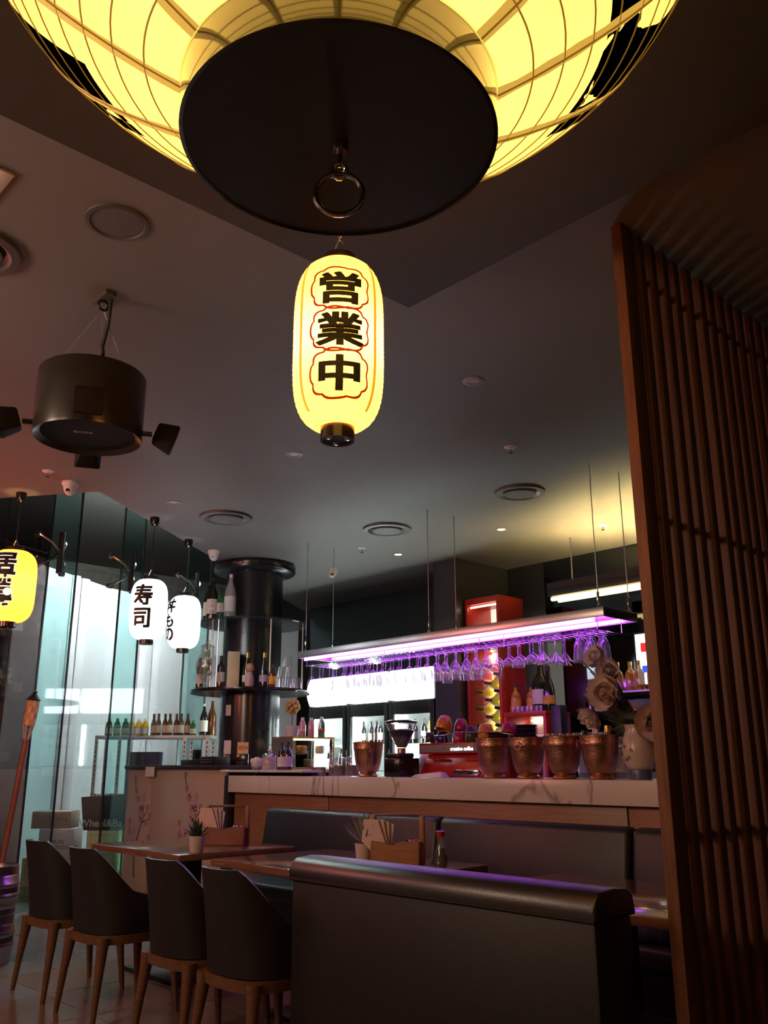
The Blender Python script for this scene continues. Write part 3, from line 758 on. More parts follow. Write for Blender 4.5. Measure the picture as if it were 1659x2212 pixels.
for (x0, x1, y0, y1) in ((-0.25, 0.25, -0.25, -0.20), (-0.25, 0.25, 0.20, 0.25), (-0.25, -0.20, -0.2, 0.2), (0.20, 0.25, -0.2, 0.2)):
    part('frame', MB().box(x0, x1, y0, y1, -0.012, 0), mat('pale_vent', (0.62, 0.58, 0.56), 0.5), t, 0.003)
for k in range(7): part('slat', MB().box(-0.2, 0.2, -0.19+k*0.058, -0.16+k*0.058, -0.010, -0.002), mat('pale_vent', (0.62, 0.58, 0.56), 0.5), t)
def dome_cam(x, y, lab):
    t = thing('security_camera', lab, 'camera', on_ceiling(x, y), 0, 'white dome cameras')
    part('base', MB().lathe([(0.052, -0.03), (0.058, -0.02), (0.058, 0.0)], 24), WHITEP, t)
    part('dome', MB().lathe([(0, -0.098), (0.018, -0.094), (0.034, -0.078), (0.043, -0.055), (0.046, -0.03)], 24), WHITEP, t)
    part('lens', MB().lathe([(0, 0.0), (0.014, 0.0), (0.018, -0.01)], 14, mx=Matrix.Translation((0.026, -0.026, -0.072)) @ Matrix.Rotation(R(125), 4, Vector((1, 1, 0)))), BLACKG, t)
dome_cam(-5.944, 2.481, 'white dome camera on the ceiling under the hanging speaker')
dome_cam(-7.06, 4.392, 'white dome camera on the ceiling left of the dark column')
dome_cam(-6.906, 5.722, 'white dome camera on the ceiling right of the dark column')

# pendant speaker cluster
SP = (-3.53, 1.53, 0); SPZ = 2.62
t = thing('pendant_speaker', 'black drum subwoofer hung from the ceiling with four small satellite speakers', 'speaker', (SP[0], SP[1], SPZ))
DRUM = mat('black_satin_drum', (0.028, 0.024, 0.018), 0.30)
part('drum', MB().lathe([(0.196, 0.02), (0.226, 0.0), (0.230, 0.012), (0.230, 0.29), (0.222, 0.30), (0.0, 0.30)], 56, caps=False), DRUM, t, ang=50)
part('grille', MB().lathe([(0, 0.018), (0.200, 0.018), (0.200, 0.026), (0, 0.026)], 48, caps=False), mat('speaker_cloth', (0.012, 0.012, 0.012), 0.9), t)
flat_text(t, 'BOSE', 0.035, mat('silver_print', (0.5, 0.48, 0.45), 0.4), (0.02, -0.03, 0.0165), (0.45, 0.89, 0), (0.89, -0.45, 0), 0.02)
for k, a in enumerate((R(245), R(155), R(65), R(335))):
    c = Vector((math.cos(a), math.sin(a), 0))
    part('bracket', MB().tube([c*0.225 + Vector((0, 0, 0.05)), c*0.27 + Vector((0, 0, 0.05))], 0.012), BLACK, t)
    mx = Matrix.Translation(c*0.325 + Vector((0, 0, 0.045))) @ Matrix.Rotation(a, 4, 'Z') @ Matrix.Rotation(R(18), 4, 'Y')
    part('satellite', MB().add([(-0.045, -0.035, -0.045), (0.05, -0.062, -0.058), (0.05, 0.062, -0.058), (-0.045, 0.035, -0.045), (-0.045, -0.035, 0.045), (0.05, -0.062, 0.058), (0.05, 0.062, 0.058), (-0.045, 0.035, 0.045)],
         [(0,3,2,1),(4,5,6,7),(0,1,5,4),(1,2,6,5),(2,3,7,6),(3,0,4,7)], mx), mat('matt_black', (0.012, 0.010, 0.009), 0.75, spec=0.2), t, 0.012, seg=3)
tz = HC - SPZ
mx_, my_ = -3.325-SP[0], 1.455-SP[1]
part('ceiling_bracket', MB().box(mx_-0.07, mx_+0.07, my_-0.025, my_+0.025, tz-0.02, tz), DARKP, t, 0.004)
part('hook', MB().ring((mx_, my_, tz-0.045), 0.022, 0.006, 'x', 16, 6), BLACK, t)
for k in range(3):
    a = 2*PI*k/3 + 0.4
    part('wire', MB().tube([(mx_, my_, tz-0.06), (0.17*math.cos(a), 0.17*math.sin(a), 0.30)], 0.0015, 5), STEEL, t)
part('cable', MB().tube([(mx_+0.03, my_+0.02, tz-0.01), (mx_-0.0, my_+0.03, tz-0.12), (mx_-0.06, my_+0.04, tz-0.2), (0.08, 0.0, 0.38), (0.10, -0.02, 0.30)], 0.008, 8), BLACK, t)

# fluorescent trough over the back bar
t = thing('linear_light', 'long hanging fluorescent trough glowing warm yellow over the back bar', 'lamp', (-3.97, 6.4, 2.622))
part('housing', MB().box(-0.68, 0.9, -0.09, 0.09, 0.045, 0.11), BLACK, t, 0.004)
TUB = emis('warm_tube', (1.0, 0.74, 0.26), 5); TUBU = emis('warm_uplight', (1.0, 0.74, 0.28), 300)
for y in (-0.05, 0.05): part('tube', MB().tube([(-0.66, y, 0.025), (0.88, y, 0.025)], 0.017, 10), TUB, t)
for y in (-0.09, 0.084): part('housing_lip', MB().box(-0.68, 0.9, y, y+0.006, 0.11, 0.165), BLACK, t)
part('uplight_tube', MB().tube([(-0.5, 0, 0.13), (0.9, 0, 0.13)], 0.014, 8), TUBU, t)
for x in (-0.5, 0.7): part('rod', MB().tube([(x, 0.05, 0.11), (x, 0.05, HC-2.623)], 0.006), STEEL, t)

# ================================================================== HANGING GLASS RACK
RZ = 2.15
rack = thing('glass_rack', 'long stainless glass rack with purple light hung over the bar', 'glass rack', (0, 0, 0))
part('front_band', MB().box(-6.26, -3.11, 4.80, 4.812, RZ, RZ+0.06), STEEL, rack, 0.002)
part('back_band', MB().box(-6.26, -3.11, 5.188, 5.20, RZ, RZ+0.06), STEEL, rack, 0.002)
part('end_band', MB().box(-6.26, -6.248, 4.812, 5.188, RZ, RZ+0.06), STEEL, rack, 0.002)
part('end_band', MB().box(-3.122, -3.11, 4.812, 5.188, RZ, RZ+0.06), STEEL, rack, 0.002)
part('top_tray', MB().box(-6.248, -3.122, 4.812, 5.188, RZ+0.05, RZ+0.058), STEEL, rack)
LEDM = emis('purple_led', (0.45, 0.055, 1.0), 19, 0.02)
n = 30
for k in range(n):
    x0 = -6.2 + k*3.0/n
    part('led_strip', MB().box(x0+0.003, x0+3.0/n-0.003, 4.826, 4.84, RZ-0.022, RZ+0.03), LEDM, rack, label='glowing purple light segment')
part('led_strip', MB().box(-6.2, -3.2, 5.15, 5.165, RZ+0.005, RZ+0.03), LEDM, rack)
rail_me = MB().tube([(0, 4.83, RZ-0.068), (0, 5.18, RZ-0.068)], 0.003, 6).mesh('rail', CHROME)
for k in range(30):
    for d in (-0.024, 0.024): link('rail', rail_me, rack, (-6.155 + k*0.1 + d, 0, 0))
for x in (-6.2, -5.2, -4.2, -3.2):
    for y in (4.86, 5.14): part('drop_rod', MB().tube([(x, y, RZ-0.068), (x, y, RZ+0.05)], 0.003, 6), CHROME, rack)
for (x, y) in ((-6.22, 4.86), (-4.70, 4.86), (-3.18, 4.86), (-6.22, 5.17), (-4.70, 5.17), (-3.15, 5.17)):
    cb = part('cable', MB().tube([(x, y, RZ+0.19), (x, y, HC)], 0.0035, 6), STEEL, rack)
    part('turnbuckle', MB().ring((x, y, RZ+0.075), 0.012, 0.003, 'y', 12, 6).tube([(x, y, RZ+0.085), (x, y, RZ+0.20)], [0.004, 0.004], 6).lathe([(0.004, 0.10), (0.009, 0.11), (0.009, 0.165), (0.004, 0.175)], 8, (x, y, RZ)), CHROME, cb)
WG = [(0.0, 0), (0.034, -0.001), (0.034, -0.003), (0.010, -0.008), (0.0045, -0.02), (0.004, -0.095), (0.012, -0.105), (0.030, -0.13), (0.0385, -0.16), (0.0375, -0.19), (0.033, -0.225)]
MG = [(0.0, 0), (0.034, -0.001), (0.034, -0.003), (0.008, -0.008), (0.004, -0.02), (0.004, -0.11), (0.006, -0.115), (0.030, -0.15), (0.052, -0.175)]
CG = [(0.0, 0), (0.033, -0.001), (0.033, -0.003), (0.009, -0.008), (0.004, -0.02), (0.004, -0.10), (0.018, -0.112), (0.040, -0.13), (0.046, -0.155), (0.044, -0.165)]
BG = [(0.0, 0), (0.034, -0.001), (0.034, -0.005), (0.012, -0.018), (0.010, -0.035), (0.014, -0.045), (0.026, -0.07), (0.032, -0.13), (0.036, -0.19)]
ORD = ['first','second','third','fourth','fifth','sixth','seventh','eighth','ninth','tenth','eleventh','twelfth','thirteenth','fourteenth','fifteenth','sixteenth','seventeenth','eighteenth','nineteenth','twentieth','twenty-first','twenty-second']
gm = {k: MB().lathe(p, 18, caps=False).mesh(nm, CLEAR, ang=60) for k, p, nm in (('w', WG, 'wine_glass'), ('m', MG, 'martini_glass'), ('c', CG, 'coupe_glass'), ('b', BG, 'beer_goblet'))}
info = {'w': ('wine_glass', 'upside-down wine glass on the purple-lit rack', 'wine glass', 'hanging wine glasses'),
        'm': ('martini_glass', 'upside-down conical martini glass on the purple-lit rack', 'martini glass', 'hanging martini glasses'),
        'c': ('coupe_glass', 'upside-down shallow coupe glass on the purple-lit rack', 'coupe glass', 'hanging coupe glasses'),
        'b': ('beer_goblet', 'upside-down goblet at the right end of the rack', 'goblet', 'hanging goblets')}
rg = random.Random(2); cnt = {}
for k in range(30):
    x = -6.155 + k*0.1
    kind = 'w' if x < -4.25 else ('c' if x < -3.66 else ('m' if x < -3.46 else 'b'))
    nrow = 3 if kind in 'wb' else (3 if k % 2 else 2)
    for j in range(nrow):
        if rg.random() < 0.06: continue
        nm, lab, cat, grp = info[kind]
        cnt[(kind, j)] = cnt.get((kind, j), 0) + 1
        lab = f"{lab}, {('front', 'middle', 'back')[j]} row, {ORD[cnt[(kind, j)]-1]} from the left"
        o = link(nm, gm[kind], None, (x + rg.uniform(-0.008, 0.008), 4.885 + j*0.115 + rg.uniform(-0.012, 0.012), RZ-0.0625)); tag(o, lab, cat, grp)
        s = rg.uniform(0.94, 1.08); o.scale = (s, s, s)

# ================================================================== BOTTLES
PROF = {
 'wine': [(0, 0), (0.036, 0.0), (0.037, 0.01), (0.037, 0.19), (0.030, 0.215), (0.015, 0.24), (0.0135, 0.30), (0, 0.30)],
 'champ': [(0, 0), (0.042, 0.0), (0.043, 0.01), (0.043, 0.13), (0.036, 0.18), (0.018, 0.24), (0.0145, 0.31), (0, 0.31)],
 'sake': [(0, 0), (0.05, 0.0), (0.052, 0.01), (0.052, 0.22), (0.044, 0.255), (0.020, 0.32), (0.0145, 0.395), (0, 0.395)],
 'beer': [(0, 0), (0.029, 0.0), (0.030, 0.008), (0.030, 0.125), (0.024, 0.15), (0.0135, 0.18), (0.0125, 0.228), (0, 0.228)],
 'whisky': [(0, 0), (0.042, 0.0), (0.045, 0.01), (0.045, 0.14), (0.038, 0.17), (0.018, 0.19), (0.0155, 0.25), (0, 0.25)],
 'jug': [(0, 0), (0.080, 0.0), (0.085, 0.015), (0.085, 0.22), (0.072, 0.28), (0.030, 0.35), (0.022, 0.44), (0, 0.44)],
 'squash': [(0, 0), (0.034, 0.0), (0.036, 0.008), (0.036, 0.09), (0.028, 0.125), (0.015, 0.145), (0.013, 0.165), (0, 0.165)],
 'soda': [(0, 0), (0.028, 0.0), (0.030, 0.01), (0.031, 0.09), (0.026, 0.125), (0.014, 0.15), (0.0135, 0.165), (0, 0.165)],
}
LBL = {'wine': (0.06, 0.15), 'champ': (0.05, 0.11), 'sake': (0.05, 0.19), 'beer': (0.03, 0.11), 'whisky': (0.03, 0.12), 'jug': (0.07, 0.2), 'squash': (0.02, 0.075), 'soda': (0.05, 0.07)}
_bc = {}
def bottle(kind, loc, glass, cap, lab_m, label, group=None, s=1.0, mx=None, text=None, neck=0.0, rz=0.0):
    key = (kind, glass.name, cap.name if cap else '', lab_m.name if lab_m else '', neck)
    if key not in _bc:
        p = PROF[kind]; b = MB().lathe(p, 16).mesh('glass_body', glass, ang=50)
        rt, zt = p[-2]; r1 = p[3][0]
        c = MB().lathe([(rt+0.002, zt-0.025-neck), (rt+0.0022, zt-0.004), (rt+0.001, zt+0.006), (0, zt+0.006)], 12, caps=False).mesh('cap', cap, ang=50) if cap else None
        l = None
        if lab_m:
            z0, z1 = LBL[kind]; l = MB().lathe([(r1+0.0012, z0), (r1+0.0012, z1)], 20, caps=False).mesh('paper_label', lab_m)
        _bc[key] = (b, c, l)
    b, c, l = _bc[key]
    t = thing('bottle', label, 'bottle', loc, rz, group)
    if mx: t.matrix_world = Matrix.Translation(loc) @ mx
    t.scale = (s, s, s)
    link('glass_body', b, t)
    if c: link('cap', c, t)
    if l:
        lo = link('paper_label', l, t)
        if text:
            r1 = PROF[kind][3][0]; z0, z1 = LBL[kind]; a0 = math.atan2(-loc[1], -loc[0]) - rz
            k = len(text); h = (z1-z0)/k
            for i, ch in enumerate(text):
                wrapped('lettering', lo, text_vf(ch, h*0.85, 0.01, 4), lambda z: r1+0.0012, a0, z1 - h*(i+0.5), 0.001, INK)
    return t
def bg(name, c, alpha=0.85): return mat(name, c, 0.08, var=0.05, alpha=alpha, spec=0.9)
G_DARK = bg('dark_bottle_glass', (0.015, 0.016, 0.012), 0.96); G_BROWN = bg('brown_bottle_glass', (0.12, 0.045, 0.01), 0.85)
G_GREEN = bg('green_bottle_glass', (0.03, 0.12, 0.05), 0.85); G_CLEAR = bg('clear_bottle_glass', (0.6, 0.65, 0.66), 0.35)
G_AMBER = bg('amber_liquor', (0.55, 0.22, 0.03), 0.8); G_YEL = bg('yellow_juice', (0.75, 0.45, 0.03), 0.95)
G_LIME = thin_glass('yellow_green_wine', (0.85, 0.86, 0.22), 0.10); G_ROSE = thin_glass('rose_wine', (0.95, 0.42, 0.20), 0.10)
G_OLIVE = thin_glass('olive_wine', (0.72, 0.62, 0.25), 0.10); G_PINK = bg('pink_soda', (0.75, 0.35, 0.35), 0.9); G_BLUE = bg('blue_black_glass', (0.012, 0.012, 0.04), 0.96)
L_WHITE = mat('white_label', (0.75, 0.72, 0.68), 0.6, var=0.06); L_CREAM = mat('cream_label', (0.62, 0.50, 0.36), 0.6, var=0.2, scale=40); L_ORANGE = mat('orange_label', (0.75, 0.35, 0.06), 0.6, var=0.2, scale=30)
L_GREEN = mat('green_label', (0.05, 0.55, 0.08), 0.5); L_PURP = mat('lilac_label', (0.5, 0.42, 0.6), 0.6)
C_BLACK = mat('black_cap', (0.02, 0.02, 0.02), 0.4); C_GOLD = mat('gold_foil', (0.70, 0.45, 0.12), 0.35, 0.9); C_WHITE = mat('white_cap', (0.75, 0.75, 0.73), 0.5); C_GREEN = mat('green_cap', (0.03, 0.2, 0.06), 0.5)

# ================================================================== DISPLAY FRIDGES
FRW = mat('fridge_inner', (0.85, 0.88, 0.88), 0.5, var=0.02)
HEAD = emis('fridge_header', (0.92, 1.0, 1.0), 4.0, 0.02)
FTUBE = emis('fridge_tube', (0.9, 1.0, 0.97), 280)
FPANE = pane('fridge_pane', (0.95, 0.98, 0.97), 0.05, 0.02)
names = ('left', 'middle', 'right')
for k, x0 in enumerate((-8.11, -7.45, -6.79)):
    x1 = x0 + 0.65
    t = thing('display_fridge', f'tall glass-door drinks fridge with glowing white header, the {names[k]} of three', 'fridge', (0, 6.4, 0), 0, 'glass-door fridges behind the bar')
    part('base', MB().box(x0, x1, 0.02, 0.62, 0.0, 0.16), BLACK, t)
    part('side_wall', MB().box(x0, x0+0.03, 0.03, 0.62, 0.16, 2.2), BLACK, t); part('side_wall', MB().box(x1-0.03, x1, 0.03, 0.62, 0.16, 2.2), BLACK, t)
    part('back_wall', MB().box(x0+0.03, x1-0.03, 0.60, 0.62, 0.16, 1.86), FRW, t)
    part('liner', MB().box(x0+0.03, x0+0.035, 0.05, 0.60, 0.16, 1.86), FRW, t); part('liner', MB().box(x1-0.035, x1-0.03, 0.05, 0.60, 0.16, 1.86), FRW, t)
    part('roof', MB().box(x0+0.03, x1-0.03, 0.05, 0.62, 1.83, 1.87), BLACK, t)
    # bowed header
    prof = [(-0.0 - 0.05*math.sin(PI*i/8), 1.885 + 0.3*i/8) for i in range(9)]
    prof = [(y, z) for y, z in prof] + [(0.1, 2.185), (0.1, 1.885)]
    part('header', xprofile(MB(), x0+0.02, x1-0.02, prof), HEAD, t, label='glowing white bowed header')
    part('top', MB().box(x0, x1, 0.0, 0.62, 2.19, 2.22), BLACK, t)
    d = part('door', MB().box(x0+0.005, x0+0.06, 0, 0.04, 0.17, 1.87), BLACK, t, 0.003)
    for (a, b, c, e) in ((x1-0.06, x1-0.005, 0.17, 1.87), (x0+0.06, x1-0.06, 0.17, 0.24), (x0+0.06, x1-0.06, 1.74, 1.87)):
        part('door_rail', MB().box(a, b, 0, 0.04, c, e), BLACK, d, 0.003)
    part('pane', MB().box(x0+0.06, x1-0.06, 0.015, 0.021, 0.24, 1.74), FPANE, d)
    part('handle', MB().tube([(x0+0.035, -0.03, 1.0), (x0+0.035, -0.03, 1.4)], 0.008), CHROME, d)
    for z in (0.5, 0.82, 1.14, 1.455): part('shelf', MB().box(x0+0.04, x1-0.04, 0.08, 0.59, z-0.012, z), mat('white_wire', (0.8, 0.82, 0.82), 0.4), t)
    for sx in (x0+0.055, x1-0.055): part('light_tube', MB().tube([(sx, 0.055, 0.3), (sx, 0.055, 1.8)], 0.009, 8), FTUBE, t)
    rk = random.Random(k)
    for zi, z in enumerate((1.14, 1.455)):
        for j in range(6):
            xx = x0 + 0.11 + j*0.086
            kind, gl, cp, lb, nk, lab = [('champ', G_DARK, C_GOLD, L_CREAM, 0.06, 'gold-topped champagne bottle inside the left fridge'),
                ('wine', G_DARK, C_BLACK, L_CREAM, 0.03, 'dark wine bottle inside the middle fridge'),
                ('wine', G_DARK if j < 4 else G_AMBER, C_BLACK, L_WHITE, 0.03, 'dark wine bottle inside the right fridge')][k]
            if (zi == 1 and k == 0) or (zi == 0 and k > 0) or (zi == 0 and j < 3): continue
            if k == 2 and j in (2,): continue
            lab = f"{lab}, {('lower', 'upper')[zi]} shelf, {ORD[j]} from the left"
            bottle(kind, (xx, 6.4+0.14+rk.uniform(0, 0.05), z), gl, cp, lb, lab, 'bottles in the '+names[k]+' fridge', s=0.8 if k else 1.0)

# ================================================================== RED WINE CABINET
cab = thing('wine_cabinet', 'tall red lacquered wine cabinet with white diamond lattice behind the bar', 'wine cabinet', (0, 6.4, 0))
cx0, cx1, cz0, cz1 = -5.70, -5.28, 1.02, 2.79
part('side_panel', MB().box(cx0, cx0+0.03, 0, 0.37, cz0, cz1), REDP, cab, 0.002); part('side_panel', MB().box(cx1-0.03, cx1, 0, 0.37, cz0, cz1), REDP, cab, 0.002)
part('top', MB().box(cx0+0.03, cx1-0.03, 0, 0.37, cz1-0.06, cz1), REDP, cab, 0.002)
part('back', MB().box(cx0+0.03, cx1-0.03, 0.35, 0.37, cz0, cz1-0.06), emis('added_glow_panel', (1.0, 0.84, 0.66), 1.0), cab, label='white back panel with added glow')  # glow added to the back panel so the bottles look lit from behind
part('divider', MB().box(cx0+0.03, cx1-0.03, 0.0, 0.35, 2.30, 2.33), REDP, cab)
LATT = mat('white_lattice', (0.82, 0.76, 0.72), 0.5)
part('light_strip', MB().box(cx0+0.05, cx1-0.05, 0.02, 0.03, 2.70, 2.715), emis('cabinet_light', (1.0, 0.80, 0.62), 9), cab)
part('light_strip', MB().box(cx0+0.035, cx0+0.043, 0.33, 0.345, 1.3, 2.28), emis('cabinet_light2', (1.0, 0.82, 0.6), 16), cab)
part('light_strip', MB().box(cx1-0.043, cx1-0.035, 0.33, 0.345, 1.3, 2.28), emis('cabinet_light2', (1.0, 0.82, 0.6), 16), cab)
for s in (-1, 1):
    for k in range(-3, 8):
        zl = lambda x: (1.5175 if s > 0 else 1.6725) + 0.155*k + s*0.705*(x + 5.60)
        xa, xb = cx0+0.031, cx1-0.031
        za, zb_ = zl(xa), zl(xb)
        if max(za, zb_) > 2.29 or min(za, zb_) < 1.03: continue
        part('lattice_board', MB().add([(xa, 0.20, za-0.005), (xb, 0.20, zb_-0.005), (xb, 0.32, zb_-0.005), (xa, 0.32, za-0.005), (xa, 0.20, za+0.005), (xb, 0.20, zb_+0.005), (xb, 0.32, zb_+0.005), (xa, 0.32, za+0.005)],
             [(0,3,2,1),(4,5,6,7),(0,1,5,4),(1,2,6,5),(2,3,7,6),(3,0,4,7)]), LATT, cab, smooth=False)
LAY = Matrix.Rotation(R(90), 4, 'X')
for r_ in range(5):
    for c_, xx in enumerate((-5.60, -5.49, -5.38)):
        z = 1.44 + r_*0.155 + (0.0775 if c_ == 1 else 0)
        gl = (G_LIME, G_LIME, G_OLIVE)[c_] if r_ < 4 else G_ROSE
        wl = {G_LIME: 'yellow-green wine bottle lying in the white lattice of the red cabinet', G_OLIVE: 'olive wine bottle lying at the right of the red cabinet lattice', G_ROSE: 'orange-pink wine bottle lying high in the red cabinet lattice'}[gl]
        wl = f"{wl.split(' lying')[0]} in the red cabinet lattice, {('left', 'middle', 'right')[c_]} column, {ORD[r_]} from the bottom"
        bottle('wine', (xx, 6.72, z), gl, C_BLACK, None, wl, 'wine bottles lying in the lattice', mx=LAY, neck=0.05, s=0.98)
for r_ in range(2):
    for c_ in range(3 - r_):
        bottle('wine', (-5.60 + c_*0.11 + r_*0.055, 6.72, 2.37 + r_*0.085), G_DARK, C_BLACK, L_WHITE, f'dark wine bottle in the top compartment of the red cabinet, {("lower", "upper")[r_]} row, {ORD[c_]} from left', 'dark wine bottles on top shelf', mx=LAY, neck=0.05)
lowb = thing('wine_box', 'low red lacquered wine box with an open front beside the tall cabinet', 'wine box', (0, 6.4, 0))
part('top', MB().box(-5.27, -4.80, 0, 0.36, 1.66, 1.70), REDP, lowb, 0.002)
part('side_panel', MB().box(-4.83, -4.80, 0, 0.36, 1.02, 1.66), REDP, lowb, 0.002)
part('side_panel', MB().box(-5.27, -5.24, 0, 0.36, 1.02, 1.66), REDP, lowb, 0.002)
part('back', MB().box(-5.24, -4.83, 0.34, 0.36, 1.02, 1.66), mat('white_back', (0.8, 0.74, 0.7), 0.6), lowb)
part('light_strip', MB().box(-5.2, -4.87, 0.31, 0.325, 1.63, 1.645), emis('cabinet_light', (1.0, 0.80, 0.62), 9), lowb)
part('shelf', MB().box(-5.24, -4.83, 0.02, 0.34, 1.40, 1.43), REDP, lowb)
for c_, gl in enumerate((G_DARK, G_OLIVE, G_OLIVE)):
    bottle('wine', (-5.17 + c_*0.13, 6.72, 1.468), gl, C_BLACK, L_WHITE if c_ == 1 else None, ('dark', 'olive white-labelled', 'olive')[c_]+' wine bottle lying inside the low red wine box', 'bottles in the low red box', mx=LAY, neck=0.05)
# bottles standing on the low box
zz = 1.70
bottle('whisky', (-5.20, 6.50, zz), G_AMBER, C_BLACK, L_ORANGE, 'small amber liquor bottle with orange label against the red cabinet', 'spirits on the red wine box')
bottle('whisky', (-5.10, 6.60, zz), G_AMBER, C_BLACK, L_ORANGE, 'second amber liquor bottle half behind the first on the red box', 'spirits on the red wine box')
bottle('jug', (-5.00, 6.62, zz), G_DARK, C_GOLD, L_WHITE, 'very large dark bottle in a cradle on the red wine box', 'spirits on the red wine box')
bottle('champ', (-4.87, 6.56, zz), G_DARK, C_BLACK, L_ORANGE, 'tall dark bottle with yellow label at the end of the red box', 'spirits on the red wine box', s=1.25)
SHOT = MB().lathe([(0, 0.004), (0.017, 0.0), (0.018, 0.0), (0.023, 0.05)], 12, caps=False).mesh('shot_glass', CLEARJ, ang=60)
for k in range(7):
    tag(link('shot_glass', SHOT, None, (-5.19 + k*0.052, 6.43 + 0.005*(k % 2), zz)), f'little clear shot glass on the red wine box, {ORD[k]} from the left', 'shot glass', 'shot glasses in a row')
bb = thing('back_counter', 'black back counter running along the wall behind the bar', 'counter', (0, 6.4, 0))
part('top', MB().box(-5.70, -2.2, -0.05, 0.68, 0.98, 1.02), BLACK, bb, 0.003)
part('cabinet', MB().box(-5.68, -2.22, 0.0, 0.66, 0.0, 0.98), BLACK, bb)
tower = solo('bottle_tower', MB().box(-0.05, 0.05, -0.05, 0.05, 0, 0.72), mat('black_carton', (0.02, 0.018, 0.02), 0.4), 'tall narrow black carton standing beside the red wine box', 'carton', (-4.70, 6.46, 1.02), bevel=0.003)
# wall shelf with amber bottles before the mirror
sh = thing('wall_shelf', 'glass wall shelf holding golden bottles in front of the mirror', 'shelf', (0, 6.72, 0))
part('board', MB().box(-4.62, -3.3, 0, 0.36, 1.83, 1.85), STEEL, sh, 0.002)
for x in (-4.6, -3.34): part('bracket', MB().box(x, x+0.02, 0.05, 0.36, 1.70, 1.83), STEEL, sh)
part('light_strip', MB().box(-4.2, -3.35, 0.30, 0.315, 1.851, 1.862), emis('shelf_light', (1.0, 0.72, 0.3), 10), sh)
for k in range(8):
    bottle('whisky', (-4.33 + k*0.105, 6.84 + 0.03*(k % 2), 1.863-0.012), G_AMBER, C_GOLD, None, f'golden spirit bottle lit on the wall shelf, {ORD[k]} from the left', 'golden bottles on the wall shelf')
for k in range(5):
    tag(link('tumbler', MB().lathe([(0, 0.004), (0.028, 0.0), (0.036, 0.11)], 14, caps=False).mesh('tumbler', CLEARJ, ang=60), None, (-4.60 + k*0.075, 6.55, 1.02+0.38)), f'clear tumbler on the low steel shelf, {ORD[k]} from the left', 'tumbler', 'tumblers on the low shelf')
ls = thing('low_shelf', 'narrow steel shelf with tumblers on the back counter', 'shelf', (0, 6.5, 0))
part('board', MB().box(-4.66, -4.0, 0, 0.2, 1.385, 1.40), STEEL, ls)
for x in (-4.64, -4.04): part('upright', MB().box(x, x+0.02, 0.08, 0.12, 1.02, 1.385), STEEL, ls)

# ================================================================== COLUMN WITH SHELVES
CX, CY = -7.34, 5.064
colm = thing('round_column', 'round glossy black column with ring shelves reaching the ceiling', 'column', (CX, CY, 0))
COLM = mat('black_gloss_column', (0.014, 0.014, 0.018), 0.22)
part('shaft', MB().lathe([(0.285, 0.0), (0.285, HC-0.10)], 48), COLM, colm, ang=50)
part('capital', MB().lathe([(0.285, HC-0.11), (0.395, HC-0.09), (0.41, HC-0.075), (0.41, HC-0.02), (0.36, HC-0.001)], 48), COLM, colm, ang=50)
part('ring_shelf', MB().lathe([(0.28, 1.915), (0.58, 1.915), (0.585, 1.93), (0.58, 1.945), (0.28, 1.945)], 56, caps=False), BLACKG, colm, ang=50)
part('ring_shelf', MB().lathe([(0.28, 2.585), (0.535, 2.585), (0.54, 2.595), (0.535, 2.605), (0.28, 2.605)], 56, caps=False), mat('smoked_glass_shelf', (0.04, 0.05, 0.055), 0.08, alpha=0.7, spec=0.9), colm, ang=50)
for a in (R(-75), R(-15), R(-160), R(60)):
    part('shelf_rod', MB().tube([(0.50*math.cos(a), 0.50*math.sin(a), 1.945), (0.50*math.cos(a), 0.50*math.sin(a), 2.585)], 0.008), STEEL, colm)
st = MB(); aa = math.atan2(4.73-CY, -7.28-CX)
st.add([(0.2868*math.cos(aa+d), 0.2868*math.sin(aa+d), z) for z in (1.70, 1.80) for d in (-0.12, -0.04, 0.04, 0.12)], [(0, 1, 5, 4), (1, 2, 6, 5), (2, 3, 7, 6)])
part('sticker', st, PAPERW, colm, label='small white sticker')
gs = 'sake bottles on the upper column shelf'
bottle('sake', (-7.48, 4.625, 2.605), G_DARK, C_BLACK, L_WHITE, 'dark sake bottle at the left end of the upper column shelf', gs, text='八海山', s=0.95)
bottle('sake', (-7.375, 4.60, 2.605), G_DARK, C_BLACK, L_WHITE, 'dark sake bottle with white brush-lettered label, second on the upper shelf', gs, text='八海山', s=1.02)
bottle('wine', (-7.27, 4.63, 2.605), G_GREEN, C_BLACK, L_WHITE, 'slim green sake bottle between two large ones on the upper shelf', gs, text='八海山')
bottle('sake', (-7.155, 4.66, 2.605), G_CLEAR, C_WHITE, L_WHITE, 'tall clear sake bottle at the right end of the upper shelf', gs, s=1.05)
zs = 1.945
bottle('wine', (-7.56, 4.62, zs), G_DARK, C_BLACK, L_WHITE, 'dark wine bottle behind the glass jar on the lower column shelf', 'bottles on the lower column shelf')
